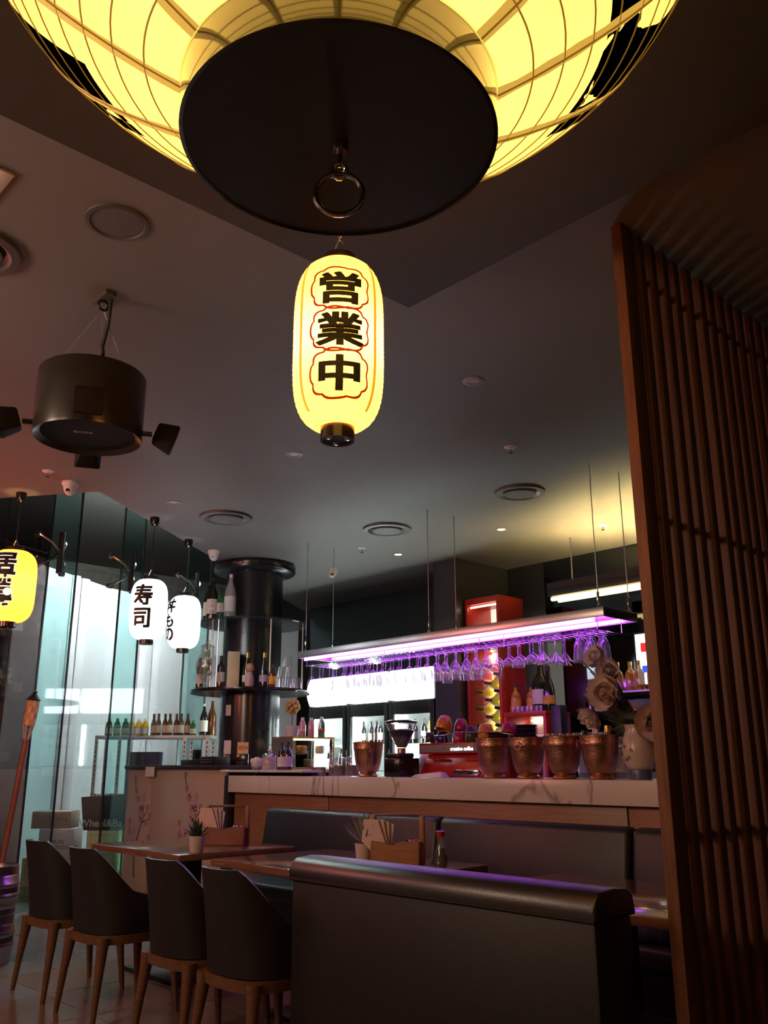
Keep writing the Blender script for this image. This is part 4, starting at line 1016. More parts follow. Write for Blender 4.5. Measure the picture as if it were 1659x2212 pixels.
# glass apothecary jar with stones and leaves
t = thing('display_jar', 'tall glass pedestal jar filled with white pebbles and green stems', 'jar', (-7.42, 4.60, zs))
part('jar', MB().lathe([(0.055, 0.0), (0.06, 0.008), (0.03, 0.03), (0.022, 0.06), (0.04, 0.085), (0.095, 0.15), (0.108, 0.21), (0.095, 0.28), (0.062, 0.34), (0.06, 0.39), (0.072, 0.40)], 28, caps=False), CLEAR, t, ang=60)
part('lid', MB().lathe([(0.07, 0.402), (0.05, 0.415), (0.02, 0.43), (0.012, 0.445), (0.02, 0.46), (0.0, 0.475)], 20), CLEARJ, t, ang=60)
PEB = mat('white_pebble', (0.72, 0.70, 0.62), 0.5)
rp = random.Random(4)
for k in range(16):
    a = rp.random()*6.28; rr = 0.06*math.sqrt(rp.random()); z = 0.10 + 0.20*rp.random()
    if z < 0.12: rr *= 0.5
    sx = rp.uniform(0.018, 0.03)
    part('pebble', MB().lathe([(0, -sx*0.8), (sx*0.75, -sx*0.5), (sx, 0), (sx*0.75, sx*0.5), (0, sx*0.8)], 10, (rr*math.cos(a), rr*math.sin(a), z), caps=False), PEB, t, ang=80)
LEAF = mat('leaf_green', (0.12, 0.32, 0.06), 0.5, var=0.3)
for k in range(4): part('stem', MB().tube([(0.03*math.cos(k*1.7), 0.03*math.sin(k*1.7), 0.14), (0.02*math.cos(k*1.7+1), 0.02*math.sin(k*1.7+1), 0.25), (0.03*math.cos(k*2), 0.03*math.sin(k*2), 0.37)], [0.01, 0.014, 0.006]), LEAF, t)
bottle('wine', (-7.26, 4.66, zs), G_DARK, C_BLACK, L_WHITE, 'dark wine bottle left of the cream gift box on the lower shelf', 'bottles on the lower column shelf')
gb = thing('gift_box', 'tall cream champagne gift box standing on the lower column shelf', 'box', (-7.135, 4.715, zs), R(-30))
part('carton', MB().box(-0.055, 0.055, -0.055, 0.055, 0, 0.335), mat('cream_carton', (0.72, 0.58, 0.36), 0.5), gb, 0.002)
flat_text(gb, 'MOËT', 0.085, mat('gold_print', (0.3, 0.2, 0.08), 0.5), (0, -0.0558, 0.12), (0, 0, 1), (-1, 0, 0))
bottle('champ', (-7.005, 4.785, zs), G_DARK, C_GOLD, L_WHITE, 'gold-necked champagne bottle between gift box and wooden doll', 'bottles on the lower column shelf', neck=0.10, s=1.02)
dl = thing('wooden_doll', 'turned wooden peg doll with round head on the lower column shelf', 'doll', (-6.93, 4.76, zs))
DW = mat('pale_wood', (0.55, 0.33, 0.19), 0.5, var=0.15)
part('body', MB().lathe([(0, 0), (0.036, 0.0), (0.041, 0.03), (0.042, 0.07), (0.030, 0.12), (0.022, 0.135), (0, 0.137)], 20, caps=False), mat('pink_wood', (0.6, 0.42, 0.36), 0.5), dl, ang=60)
part('head', MB().lathe([(0, 0.13), (0.024, 0.137), (0.038, 0.155), (0.041, 0.175), (0.034, 0.20), (0.018, 0.214), (0, 0.218)], 20, caps=False), DW, dl, ang=80)
bottle('champ', (-6.895, 4.90, zs), G_DARK, C_GOLD, L_PURP, 'gold-necked champagne bottle right of the wooden doll', 'bottles on the lower column shelf', neck=0.10, s=1.02)
bottle('whisky', (-6.80, 4.93, zs), G_BROWN, C_BLACK, L_ORANGE, 'short brown bottle at the right of the lower column shelf', 'bottles on the lower column shelf', s=0.8)
TUM = MB().lathe([(0, 0.006), (0.036, 0.0), (0.048, 0.10)], 18, caps=False).mesh('glass_tumbler', CLEAR, ang=60)
for k, (dx, dy, dz) in enumerate([(0, 0, 0), (0.09, 0.06, 0), (-0.01, 0.1, 0), (0.085, 0.15, 0), (0.02, 0.03, 0.1), (0.06, 0.09, 0.1), (0.03, 0.08, 0.2)]):
    o = link('glass_tumbler', TUM, None, (-6.87+dx, 5.05+dy, zs+dz+0.1), 0); o.rotation_euler = (PI, 0, 0); tag(o, ('upturned glass tumbler at the foot of the pyramid on the column shelf', 'upturned glass tumbler in the second tier of the column shelf pyramid', 'upturned glass tumbler topping the pyramid on the column shelf')[0 if k < 4 else (1 if k < 6 else 2)], 'tumbler', 'stacked upturned tumblers')

# ================================================================== THINGS ON THE BAR
ZC = 1.165; ZR = 1.21
def bucket(x, y, lab, rzz):
    t = thing('ice_bucket', lab, 'ice bucket', (x, y, ZC), rzz, 'copper ice buckets on the bar')
    part('foot', MB().lathe([(0.0, 0.0), (0.066, 0.0), (0.072, 0.006), (0.068, 0.02), (0.058, 0.026), (0.0, 0.03)], 32), COPPER, t, ang=50)
    n = 48; vs = []; fs = []; pr = [(0.058, 0.026), (0.078, 0.045), (0.092, 0.09), (0.101, 0.14), (0.106, 0.185), (0.108, 0.19), (0.111, 0.198), (0.110, 0.205), (0.115, 0.245), (0.119, 0.248), (0.113, 0.246), (0.106, 0.2), (0.09, 0.1), (0.05, 0.04), (0.0, 0.036)]
    for i in range(n):
        a = 2*PI*i/n; fl = 1 + (0.012 if i % 2 else -0.0)
        for j, (r_, z) in enumerate(pr):
            k = fl if 1 <= j <= 5 else 1.0
            vs.append((r_*k*math.cos(a), r_*k*math.sin(a), z))
    m = len(pr)
    for i in range(n):
        for j in range(m-1): fs.append((i*m+j, ((i+1) % n)*m+j, ((i+1) % n)*m+j+1, i*m+j+1))
    part('bowl', MB().add(vs, fs), COPPER, t, ang=40, label='fluted hammered copper bowl')
    for sgn in (-1, 1):
        k = part('knob', MB().tube([(sgn*0.113, 0, 0.215), (sgn*0.128, 0, 0.215)], [0.006, 0.011]), COPPER, t)
        part('ring_handle', MB().ring((sgn*0.128, 0, 0.192), 0.022, 0.003, 'x', 18, 6), COPPER, k)
    return t
bucket(-5.06, 4.56, 'copper ice bucket beside the black coffee grinder', R(-45))
bucket(-3.85, 4.56, 'fluted copper ice bucket at the left of the row of four', R(20))
bucket(-3.575, 4.56, 'fluted copper ice bucket, second in the row of four', R(-80))
bk3 = bucket(-3.305, 4.56, 'fluted copper ice bucket filled with corks, third in the row of four', R(10))
bucket(-3.045, 4.56, 'fluted copper ice bucket next to the flower vase', R(30))
CORK = mat('cork', (0.62, 0.48, 0.36), 0.8, var=0.15, scale=60)
ck = MB().lathe([(0, 0), (0.011, 0.0), (0.0115, 0.002), (0.0115, 0.038), (0.011, 0.04), (0, 0.04)], 10).mesh('cork', CORK)
for k in range(12):
    a = 2*PI*k/12; tag(link('cork', ck, None, (-3.305+0.088*math.cos(a), 4.56+0.088*math.sin(a), ZC+0.222)), 'cork standing in the ring of corks filling the third copper bucket', 'cork', 'corks in the copper bucket')
solo('wine_cooler_insert', MB().lathe([(0, 0.0), (0.045, 0.0), (0.083, 0.07), (0.096, 0.15), (0.097, 0.18), (0, 0.182)], 24), mat('dark_insert', (0.06, 0.04, 0.03), 0.6), 'dark round insert inside the cork-filled copper bucket', 'insert', (-3.305, 4.56, ZC+0.040))

def jar(x, y, r, h, fill, lab):
    t = thing('storage_jar', lab, 'jar', (x, y, ZC), 0, 'lidded glass jars on the bar')
    part('glass', MB().lathe([(r*0.9, 0.0), (r, 0.01), (r, h*0.72), (r*0.9, h*0.78)], 20, caps=False), CLEARJ, t, ang=60)
    part('contents', MB().lathe([(0, 0.004), (r*0.93, 0.004), (r*0.94, h*0.5), (0, h*0.52)], 18, caps=False), fill, t)
    part('lid', MB().lathe([(r*0.98, h*0.78), (r*0.95, h*0.83), (r*0.5, h*0.88), (r*0.2, h*0.9), (r*0.32, h*0.96), (r*0.2, h), (0, h)], 20), CLEARJ, t, ang=60)
COCO = mat('brown_powder', (0.09, 0.045, 0.03), 0.9, var=0.3, scale=60); NUT = mat('tan_sticks', (0.30, 0.15, 0.09), 0.8, var=0.4, scale=50)
jar(-5.75, 4.62, 0.038, 0.135, COCO, 'small lidded glass jar at the left of the jar row')
jar(-5.655, 4.60, 0.040, 0.135, NUT, 'lidded glass jar holding tan sticks, second in the jar row')
jar(-5.555, 4.64, 0.038, 0.13, COCO, 'lidded glass jar in the middle of the jar row')
jar(-5.45, 4.62, 0.050, 0.16, COCO, 'wide lidded glass jar, fourth in the jar row')
jar(-5.325, 4.64, 0.052, 0.165, COCO, 'wide lidded glass jar next to the lone copper bucket')

# coffee grinder
t = thing('coffee_grinder', 'black coffee grinder with clear bean hopper on the bar', 'grinder', (-4.765, 4.62, ZC))
part('body', MB().box(-0.085, 0.085, -0.10, 0.10, 0.0, 0.13), BLACKG, t, 0.012)
part('chute', MB().box(-0.07, 0.07, -0.09, 0.06, 0.13, 0.165), BLACK, t, 0.01)
part('neck', MB().lathe([(0.03, 0.165), (0.03, 0.20)], 20), COPPER, t)
part('hopper', MB().lathe([(0.032, 0.20), (0.04, 0.21), (0.105, 0.345), (0.115, 0.375)], 28, caps=False), CLEARJ, t, ang=60)
part('beans', MB().lathe([(0, 0.205), (0.034, 0.205), (0.095, 0.32), (0.06, 0.332), (0, 0.335)], 24, caps=False), mat('coffee_beans', (0.02, 0.012, 0.014), 0.5, bump=0.6, bscale=250), t, ang=60)
part('lid', MB().lathe([(0.118, 0.374), (0.119, 0.388), (0.09, 0.396), (0, 0.396)], 28), BLACKG, t, ang=50)

# espresso machine
em = thing('espresso_machine', 'red espresso machine with grey back fascia standing on the bar', 'espresso machine', (-4.22, 4.71, ZC))
REDM = mat('red_enamel', (0.42, 0.02, 0.022), 0.22, var=0.05)
GREYF = mat('grey_fascia', (0.27, 0.24, 0.24), 0.4, var=0.05)
part('body', MB().add([(-0.47,0.0,0.0),(0.42,0.0,0.0),(0.42,0.3,0.0),(-0.47,0.3,0.0),(-0.40,0.035,0.155),(0.42,0.035,0.155),(0.42,0.3,0.155),(-0.40,0.3,0.155)],
     [(0,3,2,1),(4,5,6,7),(0,1,5,4),(1,2,6,5),(2,3,7,6),(3,0,4,7)]), REDM, em, 0.008)
part('upper_case', MB().box(-0.45, 0.42, -0.005, 0.32, 0.157, 0.232), REDM, em, 0.006)
fs_ = part('fascia', MB().box(-0.43, 0.40, -0.012, -0.004, 0.168, 0.218), GREYF, em, 0.002)
flat_text(fs_, 'creative coffee', 0.036, emis('white_sign', (1, 0.97, 0.95), 1.6), (-0.03, -0.0135, 0.19), (1, 0, 0), (0, 0, 1), 0.03)
part('rivet', MB().lathe([(0, -0.003), (0.006, -0.001), (0.006, 0.0)], 10, mx=Matrix.Translation((-0.2, -0.012, 0.193)) @ Matrix.Rotation(R(90), 4, 'X')), BLACK, em)
for (x, z, L) in ((-0.33, 0.115, 0.16), (-0.32, 0.105, 0.16), (-0.42, 0.08, 0.06), (-0.02, 0.11, 0.12)):
    part('vent_slot', MB().box(x, x+L, 0.015, 0.022, z, z+0.004), CHROME, em)
bdg = part('badge', MB().add([(-0.10, -0.008, 0.012), (0.10, -0.008, 0.012), (0.125, -0.008, 0.03), (0.10, -0.008, 0.05), (-0.10, -0.008, 0.05), (-0.125, -0.008, 0.03), (-0.10, 0.006, 0.012), (0.10, 0.006, 0.012), (0.125, 0.006, 0.03), (0.10, 0.012, 0.05), (-0.10, 0.012, 0.05), (-0.125, 0.006, 0.03)],
     [(0,1,2,3,4,5),(11,10,9,8,7,6)] + [(i,(i+1)%6,(i+1)%6+6,i+6) for i in range(6)]), CHROME, em, 0.002)
flat_text(bdg, 'RUSSEMO', 0.036, INK, (0, -0.0095, 0.031), (1, 0, 0), (0, 0, 1), 0.012)
rl = part('cup_rail', MB().tube([(-0.44, 0.0, 0.275), (-0.2, 0.0, 0.285), (-0.1, 0.0, 0.30), (0.25, 0.0, 0.295), (0.42, 0.0, 0.27)], 0.004, 6), CHROME, em)
for x in (-0.42, -0.2, 0.0, 0.2, 0.38): part('rail_post', MB().tube([(x, 0.0, 0.23), (x, 0.0, 0.285)], 0.004, 6), CHROME, rl)
# white pitcher behind the grinder
t = thing('milk_pitcher', 'white rounded milk pitcher between grinder and espresso machine', 'pitcher', (-4.77, 4.88, ZC))
part('body', MB().lathe([(0.05, 0), (0.062, 0.01), (0.066, 0.07), (0.055, 0.13), (0.03, 0.16), (0, 0.165)], 24), WHITEP, t, ang=60)
part('handle', MB().ring((0.075, 0, 0.08), 0.035, 0.006, 'y', 18, 6), WHITEP, t)
solo('bar_cloth', MB().add([(-0.16,-0.03,0),(0.14,-0.03,0),(0.16,0.04,0),(-0.15,0.05,0),(-0.12,-0.02,0.018),(0.12,-0.02,0.038),(0.13,0.03,0.034),(-0.1,0.04,0.02)],
     [(0,3,2,1),(4,5,6,7),(0,1,5,4),(1,2,6,5),(2,3,7,6),(3,0,4,7)]), PAPERW, 'folded white cloth lying before the espresso machine badge', 'cloth', (-4.47, 4.60, ZC), bevel=0.006)
# cups and saucers on the machine
ZM = ZC + 0.232
CUPP = [(0.022, 0.0), (0.028, 0.004), (0.040, 0.035), (0.043, 0.075), (0.040, 0.078), (0.037, 0.04), (0.02, 0.01), (0, 0.008)]
def cup(x, y, z, m, lab, tilt=180, ry=0, s=1.0):
    o = solo('coffee_cup', MB().lathe(CUPP, 22, caps=False), m, lab, 'cup', (x, y, z), group='cups on the espresso machine', ang=60)
    o.rotation_euler = (R(tilt), R(ry), 0.4); o.scale = (s, s, s)
CO = mat('orange_glaze', (0.70, 0.26, 0.03), 0.2); CMA = mat('magenta_glaze', (0.42, 0.03, 0.08), 0.2); CG_ = mat('charcoal_glaze', (0.06, 0.055, 0.07), 0.3); CB = mat('cobalt_glaze', (0.02, 0.02, 0.18), 0.25)
cup(-4.60, 4.75, ZM+0.078, CG_, 'charcoal cup at the left end of the espresso machine top', s=0.9)
cup(-4.50, 4.77, ZM+0.08, CB, 'cobalt cup under the tilted orange cup', s=1.0)
cup(-4.42, 4.85, ZM+0.08, CG_, 'charcoal cup under the tilted magenta cup', s=1.0)
cup(-4.475, 4.79, ZM+0.185, CO, 'large orange cup tilted on two others', 160, 10, 1.35)
cup(-4.40, 4.87, ZM+0.165, CMA, 'magenta cup tilted behind the large orange cup', 165, 0, 1.15)
cup(-4.315, 4.75, ZM+0.078, CMA, 'upturned magenta cup in the middle of the espresso machine', s=1.1)
cup(-4.235, 4.79, ZM+0.11, CG_, 'tall charcoal cup left of the orange pair', s=1.35)
cup(-4.105, 4.79, ZM+0.12, CO, 'upturned orange cup near the saucers', s=1.4)
cup(-4.00, 4.92, ZM+0.13, CMA, 'upturned magenta cup behind the orange one', s=1.5)
PLP = [(0, 0.004), (0.045, 0.0), (0.05, 0.002), (0.078, 0.012), (0.079, 0.015), (0.05, 0.008), (0, 0.007)]
pm1 = MB().lathe(PLP, 28, caps=False).mesh('saucer', mat('navy_glaze', (0.03, 0.025, 0.09), 0.25), ang=50); pm2 = MB().lathe(PLP, 28, caps=False).mesh('saucer', mat('plum_glaze', (0.14, 0.03, 0.07), 0.25), ang=50)
for k in range(9): tag(link('saucer', pm1 if k % 3 else pm2, None, (-3.82, 4.87, ZM+0.0115*k)), f'saucer in the tall stack on the espresso machine, {ORD[k]} from the bottom', 'saucer', 'tall stack of saucers')
for k in range(5): tag(link('saucer', pm1 if k % 2 else pm2, None, (-3.965, 4.76, ZM+0.0115*k)), f'saucer in the low stack on the espresso machine, {ORD[k]} from the bottom', 'saucer', 'low stack of saucers')

# flower vase
vs_ = thing('flower_pitcher', 'white porcelain pitcher with floral print and blue base holding peonies', 'vase', (-2.80, 4.58, ZC), 0)
POR = mat('porcelain', (0.62, 0.50, 0.44), 0.25, var=0.05)
part('body', MB().lathe([(0.0, 0.055), (0.062, 0.055), (0.075, 0.075), (0.092, 0.12), (0.094, 0.17), (0.082, 0.23), (0.066, 0.275), (0.072, 0.30), (0.068, 0.30), (0.06, 0.27), (0.0, 0.25)], 36, caps=False), POR, vs_, ang=60)
part('base', MB().lathe([(0, 0), (0.060, 0.0), (0.064, 0.05), (0.062, 0.056), (0, 0.056)], 36, caps=False), mat('blue_glaze', (0.10, 0.11, 0.22), 0.3), vs_, ang=50)
part('handle', MB().tube([(0.066, 0.03, 0.27), (0.10, 0.045, 0.285), (0.125, 0.055, 0.25), (0.12, 0.052, 0.17), (0.09, 0.04, 0.10)], 0.011, 10), POR, vs_, ang=80)
for k, (a, z) in enumerate([(-2.3, 0.14), (-2.0, 0.18), (-1.7, 0.12), (-1.5, 0.16), (-1.9, 0.11), (-2.4, 0.2)]):
    n = 8; r1 = 0.094
    wrapped('floral_print', vs_, ([(0.010*math.cos(2*PI*i/n)*(1+0.3*(i % 2)), 0.009*math.sin(2*PI*i/n)) for i in range(n)], [tuple(range(n))]), lambda z: 0.0955 if z < 0.19 else 0.09, a, z, 0.001, mat('print_rose', (0.35, 0.16, 0.12), 0.5) if k % 2 else mat('print_leaf', (0.2, 0.2, 0.12), 0.5))
def peony(loc, r, lab, tiltv, pale):
    t = thing('peony', lab, 'flower', loc, 0, 'peonies in the pitcher')
    rn = random.Random(int(r*1e4)+7); mt = pale
    T = Vector(tiltv).normalized(); q = T.to_track_quat('Z', 'Y').to_matrix().to_4x4()
    for ring, (cnt, el, sc) in enumerate(((5, 70, 0.6), (6, 45, 0.8), (7, 15, 1.0))):
        for k in range(cnt):
            a = 2*PI*(k+0.5*ring)/cnt + rn.uniform(-0.15, 0.15); e = R(el + rn.uniform(-8, 8))
            vs = []; m = 4
            for i in range(m+1):
                u = i/m; wd = r*sc*0.55*math.sin(PI*min(1, 0.18+u*0.72)); ln = r*sc*u
                bend = e + u*0.5
                for jx in (-1, 0, 1):
                    p = Vector((ln*math.cos(bend), wd*jx, ln*math.sin(bend) + abs(jx)*0.12*r))
                    vs.append(tuple(q @ (Matrix.Rotation(a, 4, 'Z') @ p)))
            fs = [(i*3+j, i*3+j+1, (i+1)*3+j+1, (i+1)*3+j) for i in range(m) for j in range(2)]
            part('petal', MB().add(vs, fs), mt, t, ang=80)
    part('heart', MB().lathe([(0, 0), (r*0.1, r*0.05), (r*0.12, r*0.25), (0, r*0.32)], 10, mx=q), mat('peony_heart', (0.5, 0.35, 0.15), 0.6), t)
    return t
PEO = mat('peony_petal', (0.78, 0.62, 0.57), 0.55, var=0.12, scale=30); PEOW = mat('orchid_petal', (0.80, 0.70, 0.78), 0.5, var=0.08)
peony((-2.91, 4.52, ZC+0.47), 0.14, 'big pale pink peony in the middle of the bouquet', (-0.1, -1, 0.1), PEO)
peony((-3.03, 4.53, ZC+0.37), 0.11, 'pink peony bud drooping at the left of the bouquet', (-0.5, -0.6, -0.6), PEO)
peony((-2.66, 4.56, ZC+0.30), 0.145, 'large shaded peony at the right of the bouquet by the slat screen', (0.4, -1, 0.0), PEO)
peony((-2.98, 4.54, ZC+0.68), 0.095, 'pale orchid-like bloom at the top of the bouquet', (-0.3, -1, 0.3), PEOW)
peony((-2.93, 4.55, ZC+0.61), 0.095, 'second pale bloom just below the top of the bouquet', (0.3, -1, 0.0), PEOW)
fol = thing('foliage', 'dark green leaves and stems of the bouquet in the pitcher', 'foliage', (-2.80, 4.58, ZC+0.262))
LFD = mat('dark_leaf', (0.025, 0.035, 0.018), 0.5, var=0.3)
for k, (dx, dy, dz) in enumerate([(-0.11, -0.03, 0.17), (-0.21, -0.02, 0.08), (0.13, 0.0, 0.03), (-0.17, -0.02, 0.38), (-0.12, 0.0, 0.30), (-0.34, 0.0, 0.42), (-0.30, 0.02, 0.36)]):
    part('stem', MB().tube([(0, 0, 0), (dx*0.5, dy*0.5, dz*0.6), (dx, dy, dz)], [0.006, 0.006, 0.005], 6), LFD, fol)
rf = random.Random(9)
for k in range(34):
    a = rf.uniform(0, 6.28); e = rf.uniform(0.1, 1.3); L = rf.uniform(0.10, 0.24)
    if k > 25: a, e, L = PI + rf.uniform(-0.35, 0.25), rf.uniform(0.75, 1.1), rf.uniform(0.30, 0.50)
    d = Vector((math.cos(a)*math.cos(e), 0.45*math.sin(a)*math.cos(e), math.sin(e))); sd = d.cross(Vector((0, 1, 0.2))).normalized()
    w_ = L*0.16; vs = []
    for u, ww in ((0, 0.1), (0.3, 0.9), (0.6, 1.0), (1, 0.05)):
        c = d*L*u + Vector((0, 0, -0.05*u*u*L/0.2)); vs += [tuple(c - sd*w_*ww), tuple(c + Vector((0, -0.01*ww, 0))), tuple(c + sd*w_*ww)]
    part('leaf', MB().add(vs, [(i*3+j, i*3+j+1, (i+1)*3+j+1, (i+1)*3+j) for i in range(3) for j in range(2)]), LFD, fol, ang=80)

# bottles on the bar between buckets and pitcher
gbr = 'bottles standing behind the last copper bucket'
bottle('whisky', (-3.42, 4.96, ZC), G_CLEAR, C_BLACK, L_PURP, 'clear squat bottle left of the green-labelled bottle', gbr, s=1.15)
bottle('wine', (-3.335, 4.97, ZC), G_CLEAR, C_BLACK, L_GREEN, 'white bottle with bright green label behind the copper bucket', gbr, s=1.08)
bottle('whisky', (-3.25, 4.97, ZC), G_AMBER, C_GOLD, L_CREAM, 'amber bottle with cream label right of the green-labelled one', gbr, s=1.25)
bottle('whisky', (-3.155, 4.97, ZC), G_CLEAR, C_GOLD, L_CREAM, 'clear bottle with gold cap close to the pitcher', gbr, s=1.2)
bottle('whisky', (-2.60, 4.86, ZC), G_YEL, C_WHITE, L_WHITE, 'yellow bottle with white label right of the pitcher by the screen', gbr, s=1.1)
solo('glass_ashtray', MB().lathe([(0, 0.006), (0.03, 0.0), (0.045, 0.06), (0.04, 0.1), (0.05, 0.12)], 14, caps=False), CLEAR, 'faceted clear glass between the last bucket and the pitcher', 'glass', (-2.925, 4.69, ZC))

# things on the raised shelf at the left end
t = thing('sugar_glass', 'rounded tumbler holding crumpled white napkins on the raised shelf', 'glass', (-6.53, 4.60, ZR))
part('glass', MB().lathe([(0, 0.004), (0.035, 0.0), (0.055, 0.03), (0.05, 0.07)], 20, caps=False), CLEARJ, t, ang=60)
part('napkin', MB().lathe([(0, 0.01), (0.045, 0.03), (0.06, 0.075), (0.05, 0.095), (0.03, 0.09), (0.02, 0.105), (0, 0.10)], 9), PAPERW, t)
t = thing('biscuit_jar', 'tall clear lidded jar with pale contents on the raised shelf', 'jar', (-6.355, 4.60, ZR))
part('glass', MB().lathe([(0.058, 0), (0.062, 0.006), (0.062, 0.115), (0.05, 0.125)], 24, caps=False), CLEARJ, t, ang=60)
part('contents', MB().lathe([(0, 0.004), (0.057, 0.004), (0.057, 0.10), (0, 0.105)], 20, caps=False), mat('pale_biscuits', (0.6, 0.45, 0.42), 0.8), t)
part('lid', MB().lathe([(0.056, 0.125), (0.05, 0.135), (0.012, 0.14), (0.02, 0.155), (0.014, 0.17), (0, 0.172)], 20), CHROME, t, ang=60)
bottle('whisky', (-6.145, 4.58, ZR), G_DARK, C_BLACK, L_WHITE, 'dark bottle with white label left of the pair on the raised shelf', 'dark bottles on the raised shelf', s=0.86)
bottle('whisky', (-6.045, 4.56, ZR), G_BLUE, C_BLACK, L_PURP, 'blue-black bottle with lilac label right of the pair', 'dark bottles on the raised shelf', s=0.88)
t = thing('display_case', 'countertop glass display case with brass frame and warm light', 'display case', (-6.51, 4.85, ZR))
BRASS = mat('brass_frame', (0.6, 0.42, 0.15), 0.35, 0.9)
part('base', MB().box(-0.16, 0.14, 0, 0.48, 0.0, 0.02), BRASS, t); part('top', MB().box(-0.16, 0.14, 0, 0.48, 0.265, 0.28), BRASS, t)
for x in (-0.16, 0.128):
    for y in (0, 0.468): part('corner_post', MB().box(x, x+0.012, y, y+0.012, 0.02, 0.265), BRASS, t)
part('front_panel', MB().box(-0.148, 0.128, 0.002, 0.008, 0.02, 0.265), mat('grey_steel_panel', (0.25, 0.26, 0.27), 0.4, 0.6), t)
part('side_pane', MB().box(0.132, 0.138, 0.012, 0.468, 0.02, 0.265), FPANE, t)
part('shelf', MB().box(-0.14, 0.12, 0.02, 0.46, 0.13, 0.136), CLEARJ, t)
part('lamp_strip', MB().box(0.0, 0.02, 0.1, 0.4, 0.252, 0.262), emis('case_light', (1.0, 0.68, 0.25), 7), t)
for k, (x, y, m) in enumerate([(-0.02, 0.1, L_CREAM), (0.02, 0.2, L_ORANGE), (0.0, 0.3, L_CREAM), (0.03, 0.4, PAPERW)]):
    solo('pastry_packet', MB().box(-0.04, 0.04, -0.035, 0.035, 0, 0.07), m, ('cream', 'orange', 'tan', 'white')[k]+' snack packet inside the brass display case', 'snack', (-6.51+x, 4.85+y, ZR+(0.136 if k % 2 else 0.02)), 0.2*k, 'snacks in the display case', bevel=0.01)
zt = ZR+0.28
t = thing('topiary', 'little golden ball topiary in a white pot on the display case', 'ornament', (-6.60, 5.02, zt))
part('pot', MB().lathe([(0, 0), (0.055, 0.0), (0.072, 0.10), (0.066, 0.10), (0.05, 0.08), (0, 0.08)], 24, caps=False), WHITEP, t, ang=50)
part('stem', MB().tube([(0, 0, 0.07), (0, 0, 0.22)], 0.006), WALNUT, t)
for k in range(26):
    zf = 1-2*(k+0.5)/26; a = k*2.399; rr = math.sqrt(1-zf*zf)
    part('golden_fruit', MB().lathe([(0, -0.02), (0.015, -0.014), (0.021, 0), (0.015, 0.014), (0, 0.02)], 10, (0.055*rr*math.cos(a), 0.055*rr*math.sin(a), 0.27+0.055*zf), caps=False), mat('golden_fruit', (0.55, 0.36, 0.10), 0.35), t, ang=80)
bottle('soda', (-6.50, 5.06, zt), G_PINK, C_WHITE, L_WHITE, 'pink soda bottle in front on the display case', 'soda bottles on the display case')
bottle('soda', (-6.475, 5.14, zt), G_PINK, C_WHITE, None, 'pink soda bottle behind on the display case', 'soda bottles on the display case')
bottle('soda', (-6.425, 5.22, zt), G_GREEN, C_WHITE, mat('red_label', (0.6, 0.05, 0.04), 0.5), 'green soda bottle with red label on the display case', 'soda bottles on the display case', s=1.05)
# beer tap
t = thing('beer_tap', 'small black-handled beer tap behind the jars', 'beer tap', (-6.02, 5.0, ZR))
part('pillar', MB().lathe([(0.03, 0), (0.03, 0.008), (0.012, 0.02), (0.012, 0.16), (0, 0.165)], 16), CHROME, t)
part('spout', MB().tube([(0, 0, 0.13), (0.03, -0.05, 0.13), (0.035, -0.06, 0.09)], 0.008), CHROME, t)
part('handle', MB().tube([(0, 0, 0.16), (0, 0, 0.2), (0, 0, 0.25)], [0.008, 0.014, 0.01]), BLACKG, t)
# till, cards, sign on the host stand
ZH = 1.25
t = thing('till', 'black cash terminal with screen on the host stand', 'till', (-7.50, 4.60, ZH))
part('base', MB().box(-0.16, 0.16, -0.08, 0.1, 0, 0.05), BLACK, t, 0.006); part('screen', MB().box(-0.06, 0.07, -0.02, 0.0, 0.05, 0.14), BLACKG, t, 0.005)
t = thing('receipt_printer', 'low black receipt printer with copper-coloured slots on the host stand', 'printer', (-7.17, 4.56, ZH))
part('case', MB().box(-0.13, 0.13, -0.06, 0.1, 0, 0.075), BLACK, t, 0.006)
for z in (0.025, 0.045): part('slot', MB().box(-0.11, 0.09, -0.064, -0.06, z, z+0.006), COPPER, t)
def stand_card(name, lab, x, y, w_, h, m, txt, tm, tilt):
    t = thing(name, lab, 'sign', (x, y, ZH+0.001), R(40))
    part('holder', MB().box(-w_/2-0.005, w_/2+0.005, -0.02, 0.02, 0, 0.095), BLACKG, t, 0.003)
    part('card', MB().box(-w_/2, w_/2, -0.003, 0, 0.096, 0.096+h), m, t)
    for (s_, sz, zz_) in txt: flat_text(t, s_, sz, tm, (0, -0.0045, zz_), (1, 0, 0), (0, 0, 1), 0.03)
stand_card('menu_card', 'small white upright card on the host stand', -7.09, 4.66, 0.065, 0.12, PAPERW, [], INK, 0)
stand_card('new_sign', 'small yellow sign with red NEW lettering on the host stand', -6.87, 4.68, 0.10, 0.10, mat('yellow_card', (0.72, 0.60, 0.28), 0.6), [('NEW', 0.046, 0.146)], mat('red_print', (0.65, 0.06, 0.02), 0.5), 0)

